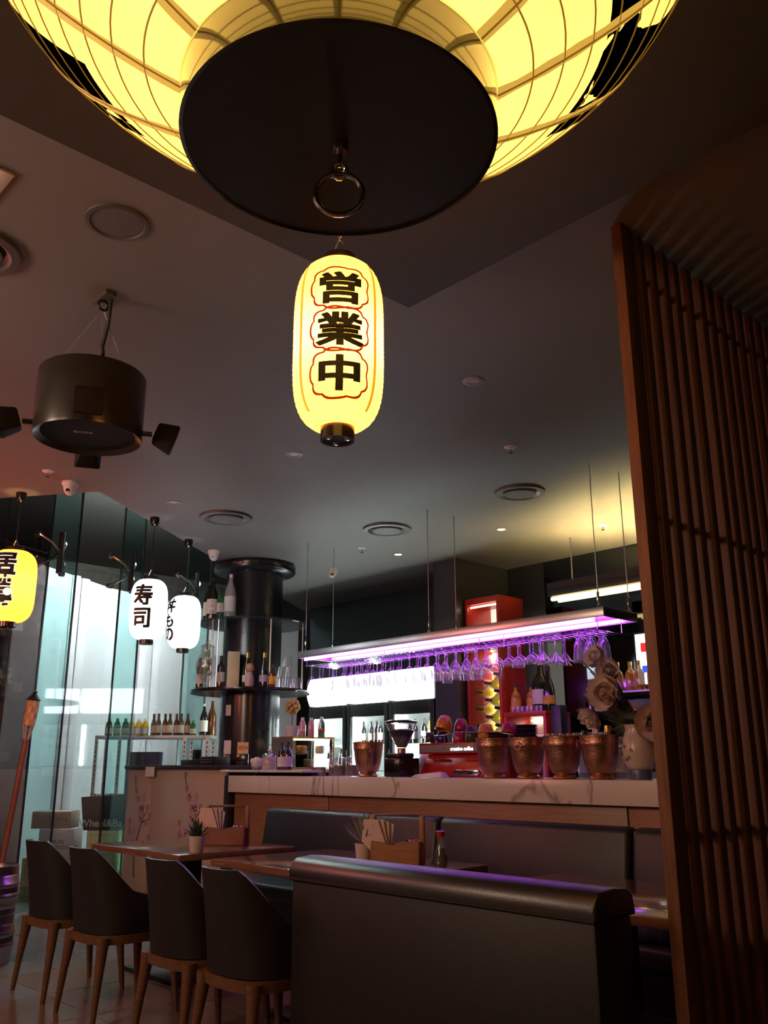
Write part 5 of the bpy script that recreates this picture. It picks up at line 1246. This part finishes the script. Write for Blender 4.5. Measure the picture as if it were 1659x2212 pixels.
# ================================================================== THINGS BY THE GLASS FRONT
# slotted-angle shelf unit
RZS = R(47.0)
su = thing('metal_shelving', 'grey slotted-angle shelf unit carrying bottles behind the glass', 'shelf unit', (-9.02, 5.02, 0), RZS)
ANG = mat('grey_angle', (0.42, 0.43, 0.44), 0.45, 0.5)
for z in (0.4, 0.95, 1.56): part('shelf_board', MB().box(-0.62, 0.62, -0.17, 0.17, z-0.035, z), ANG, su, 0.002)
for x in (-0.61, -0.36, 0.34, 0.58):
    for y in (-0.18, 0.18):
        p_ = part('post', MB().box(x-0.018, x+0.018, y-0.003, y+0.003, 0, 1.56), ANG, su)
        slot = MB().box(-0.006, 0.006, -0.0036, 0.0036, -0.014, 0.014).mesh('slot', BLACK)
        for k in range(10): link('slot', slot, p_, (x, y, 1.06 + k*0.047))
def on_su(u, v): return (-9.02 + u*math.cos(RZS) - v*math.sin(RZS), 5.02 + u*math.sin(RZS) + v*math.cos(RZS), 1.56)
gsu = 'bottles on the shelf behind the glass'
for k, u in enumerate((-0.52, -0.43, -0.34)): bottle('squash', on_su(u, -0.08), G_GREEN, C_GREEN, L_CREAM, f'small green bottle at the left of the shelf, {ORD[k]} from the left', gsu, s=1.08)
for k, u in enumerate((-0.27, -0.19, -0.12)): bottle('squash', on_su(u, -0.09), G_YEL, C_WHITE, L_WHITE, f'yellow juice bottle on the shelf behind the glass, {ORD[k]} from the left', gsu, s=1.05)
for k in range(7): bottle('beer', on_su(-0.04 + k*0.062, -0.05 - 0.04*(k % 2)), G_BROWN, C_BLACK, L_CREAM, f'brown beer bottle on the shelf behind the glass, {ORD[k]} from the left', gsu)
bottle('squash', on_su(0.40, -0.08), G_GREEN, C_GREEN, L_CREAM, 'single green bottle right of the brown beer bottles', gsu, s=0.95)
bottle('sake', on_su(0.50, -0.02), G_DARK, C_WHITE, L_WHITE, 'large dark sake bottle on the shelf next to the column', gsu, s=0.85)
bottle('sake', on_su(0.57, 0.08), G_BROWN, C_BLACK, None, 'tall brown sake bottle on the shelf next to the column', gsu, s=0.95)
t = thing('paper_bag', 'dark blue paper bag standing inside the shelf unit', 'bag', (-9.02 - 0.12*math.cos(RZS), 5.02 - 0.12*math.sin(RZS), 0.95), RZS)
part('body', MB().box(-0.17, 0.17, -0.08, 0.08, 0, 0.44), mat('navy_bag', (0.03, 0.03, 0.07), 0.5), t, 0.004)
for y in (-0.07, 0.07): part('handle', MB().tube([(-0.05, y, 0.44), (-0.03, y, 0.55), (0.03, y, 0.55), (0.05, y, 0.44)], 0.003), PAPERW, t)

# cartons and bag
KRAFT = mat('kraft_carton', (0.48, 0.40, 0.30), 0.7, var=0.06); YELC = mat('pale_yellow_carton', (0.60, 0.52, 0.25), 0.7, var=0.06); WHC = mat('white_carton', (0.66, 0.65, 0.64), 0.6, var=0.04)
PRN = mat('grey_print', (0.2, 0.18, 0.17), 0.7)
RZC = R(47)
def carton(lab, u, v, z, w_, d_, h, m, txt=(), prints=()):
    x = -8.93 + u*math.cos(RZC) - v*math.sin(RZC); y = 4.00 + u*math.sin(RZC) + v*math.cos(RZC)
    t = thing('carton', lab, 'carton', (x, y, z), RZC, 'stacked cartons behind the glass')
    part('box', MB().box(-w_/2, w_/2, -d_/2, d_/2, 0, h-0.002), m, t, 0.003)
    part('tape', MB().box(-w_/2-0.001, w_/2+0.001, -0.025, 0.025, h-0.003, h-0.0005), mat('tan_tape', (0.5, 0.42, 0.3), 0.4), t)
    for (s_, sz, xx, zz_) in txt: flat_text(t, s_, sz, PRN, (xx, -d_/2-0.0015, zz_), (1, 0, 0), (0, 0, 1), 0.02)
    for (a, b, c, e) in prints:
        for (p0, p1, q0, q1) in ((a, b, c, c+0.004), (a, b, e-0.004, e), (a, a+0.004, c, e), (b-0.004, b, c, e)):
            part('print_frame', MB().box(p0, p1, -d_/2-0.0016, -d_/2-0.0006, q0, q1), PRN, t)
    return t
carton('pale carton at the bottom of the stack, left one', -0.17, 0, 0, 0.30, 0.28, 0.20, YELC, (), ((-0.1, 0.06, 0.05, 0.13),))
carton('pale carton at the bottom of the stack, right one', 0.145, 0, 0, 0.30, 0.28, 0.20, YELC, (), ((-0.1, 0.06, 0.05, 0.13),))
carton('pale printed carton in the second layer, left one', -0.165, 0, 0.20, 0.31, 0.28, 0.19, YELC, (), ((-0.12, 0.1, 0.04, 0.14),))
carton('pale printed carton in the second layer, right one', 0.15, 0, 0.20, 0.30, 0.28, 0.19, YELC, (), ((-0.12, 0.1, 0.04, 0.14),))
carton('white beer carton lettered PURE BLONDE in the middle of the stack', -0.01, -0.02, 0.39, 0.34, 0.26, 0.27, WHC, (('PURE', 0.05, 0.03, 0.15), ('BLONDE', 0.05, 0.03, 0.10)))
carton('grey-brown carton topping the stack beside the black bag', -0.08, 0.0, 0.66, 0.38, 0.27, 0.16, KRAFT, (), ((0.02, 0.15, 0.03, 0.08), (0.04, 0.1, 0.09, 0.13)))
carton('yellow carton standing upright under the black shopping bag', 0.34, 0.30, 0.0, 0.30, 0.24, 0.62, mat('light_yellow_carton', (0.66, 0.58, 0.30), 0.7), (), ((-0.12, 0.12, 0.45, 0.58), (-0.12, 0.12, 0.2, 0.4)))
x = -8.93 + 0.32*math.cos(RZC) - 0.30*math.sin(RZC); y = 4.0 + 0.32*math.sin(RZC) + 0.30*math.cos(RZC)
t = thing('shopping_bag', 'black shopping bag lettered Wheel&Ba standing on the yellow carton', 'bag', (x, y, 0.62), RZC)
part('body', MB().add([(-0.19,-0.09,0),(0.19,-0.09,0),(0.19,0.09,0),(-0.19,0.09,0),(-0.235,-0.10,0.32),(0.21,-0.08,0.345),(0.21,0.08,0.345),(-0.235,0.09,0.32)],
     [(0,3,2,1),(4,5,6,7),(0,1,5,4),(1,2,6,5),(2,3,7,6),(3,0,4,7)]), mat('black_bag', (0.018, 0.018, 0.02), 0.45, bump=0.5, bscale=12), t, 0.004)
for xx in (-0.12, 0.08): part('strap', MB().tube([(xx-0.03, -0.085, 0.30), (xx-0.02, -0.09, 0.35), (xx+0.02, -0.09, 0.35), (xx+0.03, -0.085, 0.30)], 0.005), BLACK, t)
flat_text(t, 'Wheel&Ba', 0.10, mat('white_print', (0.75, 0.75, 0.75), 0.5), (-0.02, -0.0945, 0.07), (1, 0, 0), (0, -0.0312, 1), 0.015)

# bamboo torch leaning by the glass
t = thing('tiki_torch', 'bamboo tiki torch with woven head and black cap leaning by the glass', 'torch', (-7.55, 2.86, 0))
top_ = Vector((-7.62, 2.93, 0))
B0, B1 = Vector((0, 0, 0.0)), Vector((0.06, 0.11, 1.46))
dv = (B1-B0).normalized()
part('pole', MB().tube([B0, B0.lerp(B1, 0.5), B1], [0.020, 0.021, 0.024], 12), mat('red_bamboo', (0.26, 0.085, 0.04), 0.4, var=0.25, scale=20), t)
for k in range(6): part('split_cane', MB().tube([B1 - dv*0.02 + Vector((0.016*math.cos(k*1.047), 0.016*math.sin(k*1.047), 0)), B1 + dv*0.12 + Vector((0.045*math.cos(k*1.047), 0.045*math.sin(k*1.047), 0))], 0.005, 6), mat('pale_cane', (0.5, 0.42, 0.33), 0.6), t)
q = Matrix.Translation(B1) @ dv.to_track_quat('Z', 'Y').to_matrix().to_4x4()
wv1, wv2 = mat('woven_tan', (0.52, 0.28, 0.10), 0.6, var=0.2), mat('woven_cream', (0.66, 0.48, 0.30), 0.6)
for r_ in range(4):
    for k in range(10):
        a0_, a1_ = 2*PI*k/10, 2*PI*(k+1)/10; z0 = 0.11 + r_*0.05; rr = 0.050 if (r_+k) % 2 else 0.045
        vs = [tuple(q @ Vector((rr*math.cos(a), rr*math.sin(a), z))) for z in (z0, z0+0.05) for a in (a0_, a1_)] + [tuple(q @ Vector((0.036*math.cos(a), 0.036*math.sin(a), z))) for z in (z0, z0+0.05) for a in (a0_, a1_)]
        part('weave', MB().add(vs, [(0,1,3,2),(4,6,7,5),(0,4,5,1),(2,3,7,6),(0,2,6,4),(1,5,7,3)]), wv1 if (r_+k) % 2 else wv2, t, smooth=False)
part('cap', MB().lathe([(0.056, 0.31), (0.058, 0.32), (0.022, 0.36), (0.014, 0.37), (0.022, 0.385), (0, 0.40)], 18, mx=q), BLACK, t)

# steel kegs
KEG = mat('keg_steel', (0.5, 0.47, 0.46), 0.28, 1.0)
def keg(x, y, z, lab):
    t = thing('beer_keg', lab, 'keg', (x, y, z), 0, 'steel kegs at the left')
    t.scale = (0.888, 0.888, 0.888)
    part('shell', MB().lathe([(0, 0.03), (0.17, 0.03), (0.185, 0.045), (0.19, 0.07), (0.19, 0.11), (0.198, 0.12), (0.198, 0.135), (0.19, 0.145), (0.19, 0.19), (0.198, 0.2), (0.198, 0.215), (0.19, 0.225), (0.19, 0.26), (0.18, 0.28), (0.05, 0.30), (0, 0.30)], 32, caps=False), KEG, t, ang=40)
    part('bottom_rim', MB().lathe([(0.175, 0.0), (0.182, 0.0), (0.182, 0.06), (0.175, 0.06)], 32, caps=False), KEG, t)
    part('top_rim', MB().lathe([(0.175, 0.27), (0.182, 0.27), (0.182, 0.335), (0.188, 0.34), (0.175, 0.34)], 32, caps=False), KEG, t)
    part('label_band', MB().lathe([(0.1912, 0.15), (0.1912, 0.186)], 32, caps=False), mat('dark_band', (0.05, 0.03, 0.03), 0.5), t)
keg(-6.48, 2.44, 0.0, 'steel beer keg on the floor at the left edge, lower of two')
keg(-6.48, 2.44, 0.302, 'steel beer keg stacked on another at the left edge')

# ================================================================== THINGS ON THE TABLES
ZT = 0.75
def pot(mb_parent, lowmat):
    part('pot', MB().lathe([(0, 0), (0.034, 0.0), (0.040, 0.01), (0.048, 0.085), (0.049, 0.095), (0.043, 0.095), (0.042, 0.082), (0, 0.08)], 28, caps=False), lowmat, mb_parent, ang=50)
def succ(name, lab, loc, n, L, w_, m, emin, emax, seed):
    t = thing(name, lab, 'plant', loc)
    pot(t, mat('white_ceramic', (0.62, 0.54, 0.48), 0.4, var=0.05))
    rn = random.Random(seed)
    for k in range(n):
        a = k*2.399; e = R(emin + (emax-emin)*(k/n)); l = L*rn.uniform(0.85, 1.1)
        d = Vector((math.cos(a)*math.cos(e), math.sin(a)*math.cos(e), math.sin(e))); sd = Vector((-math.sin(a), math.cos(a), 0)); up = d.cross(sd)
        vs = []
        for u, ww in ((0, 0.5), (0.35, 1.0), (0.7, 0.75), (1, 0.03)):
            c = Vector((0, 0, 0.085)) + d*l*u + Vector((0, 0, 0.10*l*u*u))
            vs += [tuple(c - sd*w_*ww), tuple(c - up*w_*0.35*ww), tuple(c + sd*w_*ww), tuple(c + up*w_*0.25*ww)]
        fs = [(i*4+j, i*4+(j+1) % 4, (i+1)*4+(j+1) % 4, (i+1)*4+j) for i in range(3) for j in range(4)] + [(12, 13, 14, 15)]
        part('leaf', MB().add(vs, fs), m, t, ang=60)
succ('succulent', 'small dark green succulent in a white pot on the left table', (-4.86, 3.01, ZT), 26, 0.10, 0.011, mat('succulent_green', (0.04, 0.075, 0.03), 0.5, var=0.25), 12, 80, 1)
succ('succulent', 'pale spiky succulent in a white pot on the copper brown table', (-3.76, 3.36, ZT), 44, 0.155, 0.006, mat('pale_succulent', (0.30, 0.33, 0.22), 0.5, var=0.2), 25, 85, 2)
CADW = mat('caddy_wood', (0.36, 0.16, 0.06), 0.45, var=0.2, scale=5, stretch=(2, 2, 12)); CADR = mat('reddish_caddy', (0.24, 0.085, 0.05), 0.45, var=0.2, scale=5)
def caddy(lab, loc, rz, m):
    t = thing('condiment_caddy', lab, 'caddy', loc, rz, 'wooden condiment caddies')
    w_, d_, h = 0.25, 0.15, 0.115
    part('bottom', MB().box(-w_/2, w_/2, -d_/2, d_/2, 0, 0.01), m, t)
    for sx in (-1, 1): part('end_board', MB().box(sx*w_/2-0.005, sx*w_/2+0.005, -d_/2, d_/2, 0, h), m, t, 0.002)
    for sy in (-1, 1):
        n = 14; top = [(-w_/2 + w_*i/n, h - 0.018*math.exp(-((i/n-0.42)/0.13)**2)) for i in range(n+1)]
        y = sy*(d_/2-0.005); poly = [(-w_/2, 0.0)] + top + [(w_/2, 0.0)]
        N = len(poly); vs = [(x, y-0.005, z) for x, z in poly] + [(x, y+0.005, z) for x, z in poly]
        poly_f = [tuple(range(N)), tuple(range(2*N-1, N-1, -1))] + [(i, (i+1) % N, (i+1) % N+N, i+N) for i in range(N)]
        part('side_board', MB().add(vs, poly_f), m, t, smooth=False)
    part('divider', MB().box(-0.004, 0.004, -d_/2+0.01, d_/2-0.01, 0.01, h-0.03), m, t)
    for sx in (-1, 1): part('handle_post', MB().box(sx*(w_/2)-0.012+0.007*sx, sx*(w_/2)+0.012+0.007*sx, -0.016, 0.016, 0.01, 0.245), m, t, 0.003)
    part('handle_bar', MB().box(-w_/2-0.01, w_/2+0.01, -0.009, 0.009, 0.235, 0.25), mat('dark_handle', (0.12, 0.05, 0.025), 0.45), t, 0.003)
    return t
def napkins(lab, loc, rz, k0):
    t = thing('napkin', lab, 'napkin', loc, rz, 'folded napkins in the caddies')
    for k in range(4):
        a = R(-38 + k*8); h = 0.20 - 0.01*k; w_ = 0.11
        mx = Matrix.Translation((0, -0.03+0.014*k, 0)) @ Matrix.Rotation(a, 4, 'Y')
        part('sheet', MB().add([(-w_*0.3, 0, 0), (w_*0.3, 0, 0), (w_*0.75, 0.004, h*0.75), (w_*0.2, 0.006, h), (-w_*0.5, 0.004, h*0.6), (-w_*0.3, 0.012, 0), (w_*0.3, 0.012, 0), (w_*0.75, 0.012, h*0.75), (w_*0.2, 0.012, h), (-w_*0.5, 0.012, h*0.6)],
             [(0,1,2,3,4),(9,8,7,6,5),(0,5,6,1),(1,6,7,2),(2,7,8,3),(3,8,9,4),(4,9,5,0)], mx), mat('pale_napkin', (0.72, 0.55, 0.50), 0.8, var=0.04), t, smooth=False)
c1 = (-5.16, 3.42, ZT); caddy('reddish wooden condiment caddy with napkins on the left table', c1, R(40), CADR)
napkins('folded pink-white napkins fanned in the left caddy', (c1[0]-0.075*math.cos(R(40)), c1[1]-0.075*math.sin(R(40)), ZT+0.06), R(40), 0)
c2 = (-3.57, 3.43, ZT); caddy('honey wooden condiment caddy with tall handle on the copper brown table', c2, R(32), CADW)
napkins('folded napkins in the honey wooden caddy', (c2[0]-0.075*math.cos(R(32)), c2[1]-0.075*math.sin(R(32)), ZT+0.05), R(32), 1)
def shaker(loc, lab, m):
    t = thing('shaker', lab, 'shaker', loc, 0, 'shakers in the caddies')
    part('glass', MB().lathe([(0, 0), (0.018, 0.0), (0.02, 0.06), (0.014, 0.085), (0, 0.086)], 14, caps=False), CLEARJ, t, ang=60)
    part('cap', MB().lathe([(0.016, 0.084), (0.017, 0.105), (0.008, 0.112), (0, 0.112)], 14), m, t)
for (c, a, nm) in ((c1, R(40), 'left'), (c2, R(32), 'honey wooden')):
    shaker((c[0]+0.05*math.cos(a), c[1]+0.05*math.sin(a), ZT+0.01), f'glass shaker with chrome cap inside the {nm} caddy', CHROME)
    shaker((c[0]+0.10*math.cos(a), c[1]+0.10*math.sin(a), ZT+0.01), f'glass shaker with red cap at the end of the {nm} caddy', REDP)
t = thing('soy_bottle', 'red-capped glass soy sauce bottle on the copper brown table', 'bottle', (-3.385, 3.56, ZT))
part('glass', MB().lathe([(0, 0), (0.033, 0.0), (0.035, 0.01), (0.033, 0.05), (0.022, 0.09), (0.017, 0.115), (0.02, 0.14)], 24, caps=False), CLEARJ, t, ang=60)
part('sauce', MB().lathe([(0, 0.003), (0.031, 0.003), (0.032, 0.01), (0.030, 0.05), (0.022, 0.083), (0, 0.084)], 22, caps=False), mat('soy_sauce', (0.012, 0.006, 0.004), 0.15), t, ang=60)
part('cap', MB().lathe([(0.020, 0.138), (0.022, 0.142), (0.021, 0.158), (0.026, 0.164), (0.012, 0.168), (0, 0.168)], 20), REDP, t, ang=50)
part('label', MB().lathe([(0.0352, 0.018), (0.0342, 0.045)], 24, caps=False), mat('gold_black_label', (0.10, 0.08, 0.04), 0.5, var=0.5, scale=60), t)
# cushions on the booth seats
STR = mat('striped_cushion', (0.05, 0.06, 0.14), 0.6, var=0.8, scale=9, stretch=(8, 1, 1))
for (x, lab) in ((-4.75, 'blue striped cushion on the booth seat behind the copper brown table'), (-2.35, 'blue striped cushion on the booth seat beside the slat screen')):
    solo('cushion', MB().box(-0.2, 0.2, -0.13, 0.13, 0.0, 0.07), STR, lab, 'cushion', (x, 3.98, 0.47), 0.1, 'striped cushions', bevel=0.03, seg=3)

# lit wall screen seen between the slats
t = thing('wall_screen', 'lit white wall screen with red and blue marks glimpsed between the slats', 'screen', (-4.05, 7.085, 2.12))
part('housing', MB().box(-0.22, 0.42, -0.05, 0.0, -0.22, 0.26), BLACK, t, 0.004)
part('display', MB().box(-0.20, 0.40, -0.054, -0.05, -0.20, 0.24), emis('screen_white', (0.95, 0.98, 1.0), 2.5), t)
part('red_mark', MB().box(-0.15, 0.1, -0.056, -0.054, 0.08, 0.16), mat('screen_red', (0.5, 0.02, 0.02), 0.5, emit=(0.8, 0.02, 0.02), estr=1.0), t)
part('blue_mark', MB().box(-0.15, 0.2, -0.056, -0.054, -0.10, -0.04), mat('screen_blue', (0.02, 0.05, 0.5), 0.5, emit=(0.02, 0.1, 0.9), estr=1.0), t)

# faintly glowing print and ribs are too weak to be sampled as lamps
for nm in ('brown_rib', 'brown_paper_overlap', 'cloud_outline', 'seam_paper', 'white_outline', 'red_ink', 'white_sign', 'screen_red', 'screen_blue'):
    if nm in MATS: MATS[nm].cycles.emission_sampling = 'NONE'
